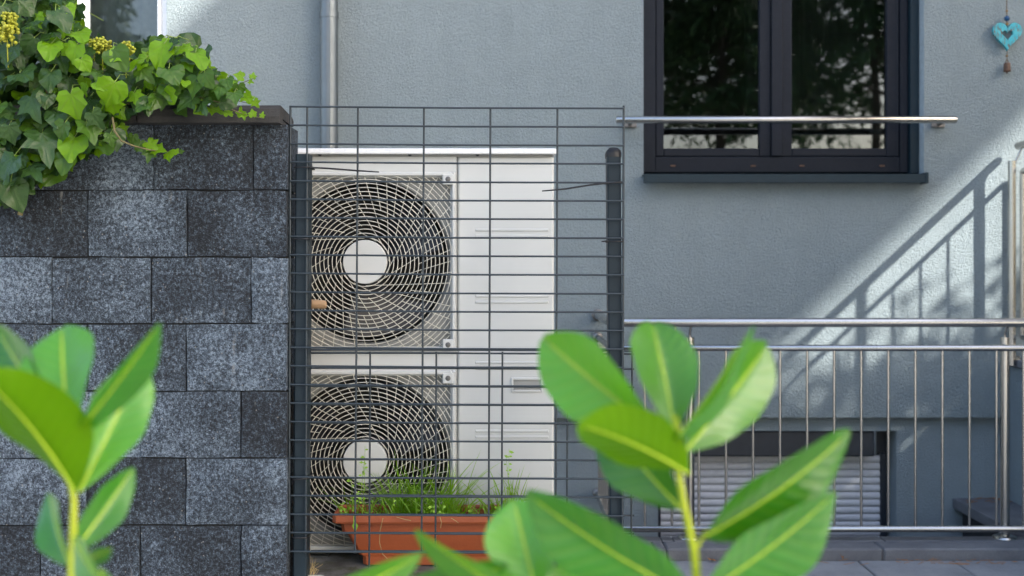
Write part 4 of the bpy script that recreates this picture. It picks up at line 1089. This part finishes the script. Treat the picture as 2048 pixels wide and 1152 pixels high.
for bx, nn in ((((4.45, 2.95, zh - 2.8), (5.1, 3.9, zh - 2.45)), 420), (((4.5, 2.9, zh - 2.6), (5.0, 3.5, zh - 2.15)), 260), (((4.5, 3.9, zh - 2.8), (5.0, 4.6, zh - 2.5)), 240), (((4.5, 3.4, zh - 2.5), (4.9, 4.0, zh - 2.2)), 60), (((4.5, 2.85, zh - 2.2), (4.9, 3.3, zh - 1.75)), 70)):
    q_ = leaf_cloud([bx], nn, .04, .075, nn); hc.add(q_.v, q_.f)
hc.build('crown', MAT['shade_hedge'], hd1)
MB().tube([(4.8, 4.6, -.02), (4.8, 4.6, 1.8)], [.05, .03], 8).build('trunk', MAT['bark'], hd1)
hd2 = thing('shade_hedge', (4.8, 1.8, 0), 'added tall leaf mass under the flat slab that blocks low sun, out of frame', 'shade_hedge')  # unseen foliage, added to keep low sun off paving and railing
leaf_cloud([((4.5, .7, 0), (5.2, 2.75, zh - 1.6))] * 4 + [((4.5, 2.5, 0), (5.1, 3.0, zh - 1.7)), ((4.5, 2.9, 0), (5.1, 3.2, zh - 2.1))], 13000, .06, .11, 42).build('crown', MAT['shade_hedge'], hd2)
MB().tube([(4.8, 1.8, -.02), (4.8, 1.8, 2.4)], [.06, .03], 8).build('trunk', MAT['bark'], hd2)

def conifer(seed, H, zc, Rm, nb_):
    r = random.Random(seed); t = MB(); t.tube([(0, 0, -.05), (r.uniform(-.1, .1), 0, H * .5), (r.uniform(-.1, .1), 0, H)], [.16, .11, .02], 9)
    c = MB()
    for i in range(nb_):
        q = r.random() ** .8; z = zc + (H - zc) * q; L = Rm * (1 - q * .85) * r.uniform(.6, 1.1); a = r.uniform(0, 6.283); dr = r.uniform(.1, .4)
        p0 = Vector((0, 0, z)); p1 = Vector((math.cos(a) * L, math.sin(a) * L, z - L * dr)); pm = p0.lerp(p1, .5) + Vector((0, 0, L * .1))
        t.tube([p0, pm, p1], [.035, .022, .006], 4, False)
        for _ in range(int(34 * L)):
            s = r.uniform(.2, 1); p = (p0.lerp(pm, s * 2) if s < .5 else pm.lerp(p1, s * 2 - 1)) + Vector((r.gauss(0, .16), r.gauss(0, .16), r.gauss(-.06, .12)))
            u = Vector((math.cos(a) + r.gauss(0, .7), math.sin(a) + r.gauss(0, .7), r.gauss(-.5, .4))).normalized(); l = r.uniform(.18, .42); v = u.cross(Vector((r.gauss(0, 1), r.gauss(0, 1), 1))).normalized()
            c.add([p, p + u * l * .5 + v * l * .17, p + u * l, p + u * l * .5 - v * l * .17], [(0, 1, 2, 3)])
    return t.mesh('trunk', MAT['bark']), c.mesh('crown', MAT['needle'])
kinds = [conifer(51, 12, 5.4, 3.0, 140), conifer(52, 10.5, 5.0, 2.6, 120), conifer(53, 13.5, 5.6, 3.3, 150)]
spots = [(-11.5, -19, 1, .3), (-5.6, -17, 2, 1.0), (-1.9, -19, 1, 2.0), (1.2, -17.5, 2, 2.7), (3.4, -19.5, 0, .9), (5.4, -17.0, 1, 4.1), (7.2, -20, 2, 5.0), (9.6, -18, 0, 2.2), (-15.5, -20.0, 0, .1), (12.5, -19, 1, 1.1), (4.3, -23, 2, .5), (8.4, -24, 0, 3.3), (.2, -24, 0, .2)]
for i, (x, y, k, rz) in enumerate(spots):
    o = thing('conifer_tree', (x, y, 0), 'dark conifer across the street, seen only mirrored in the window panes', 'tree', 'conifers mirrored in the windows')
    for nm, me in zip(('trunk', 'crown'), kinds[k]):
        place(nm, me, Matrix.Translation((x, y, 0)) @ Matrix.Rotation(rz, 4, 'Z'), o)
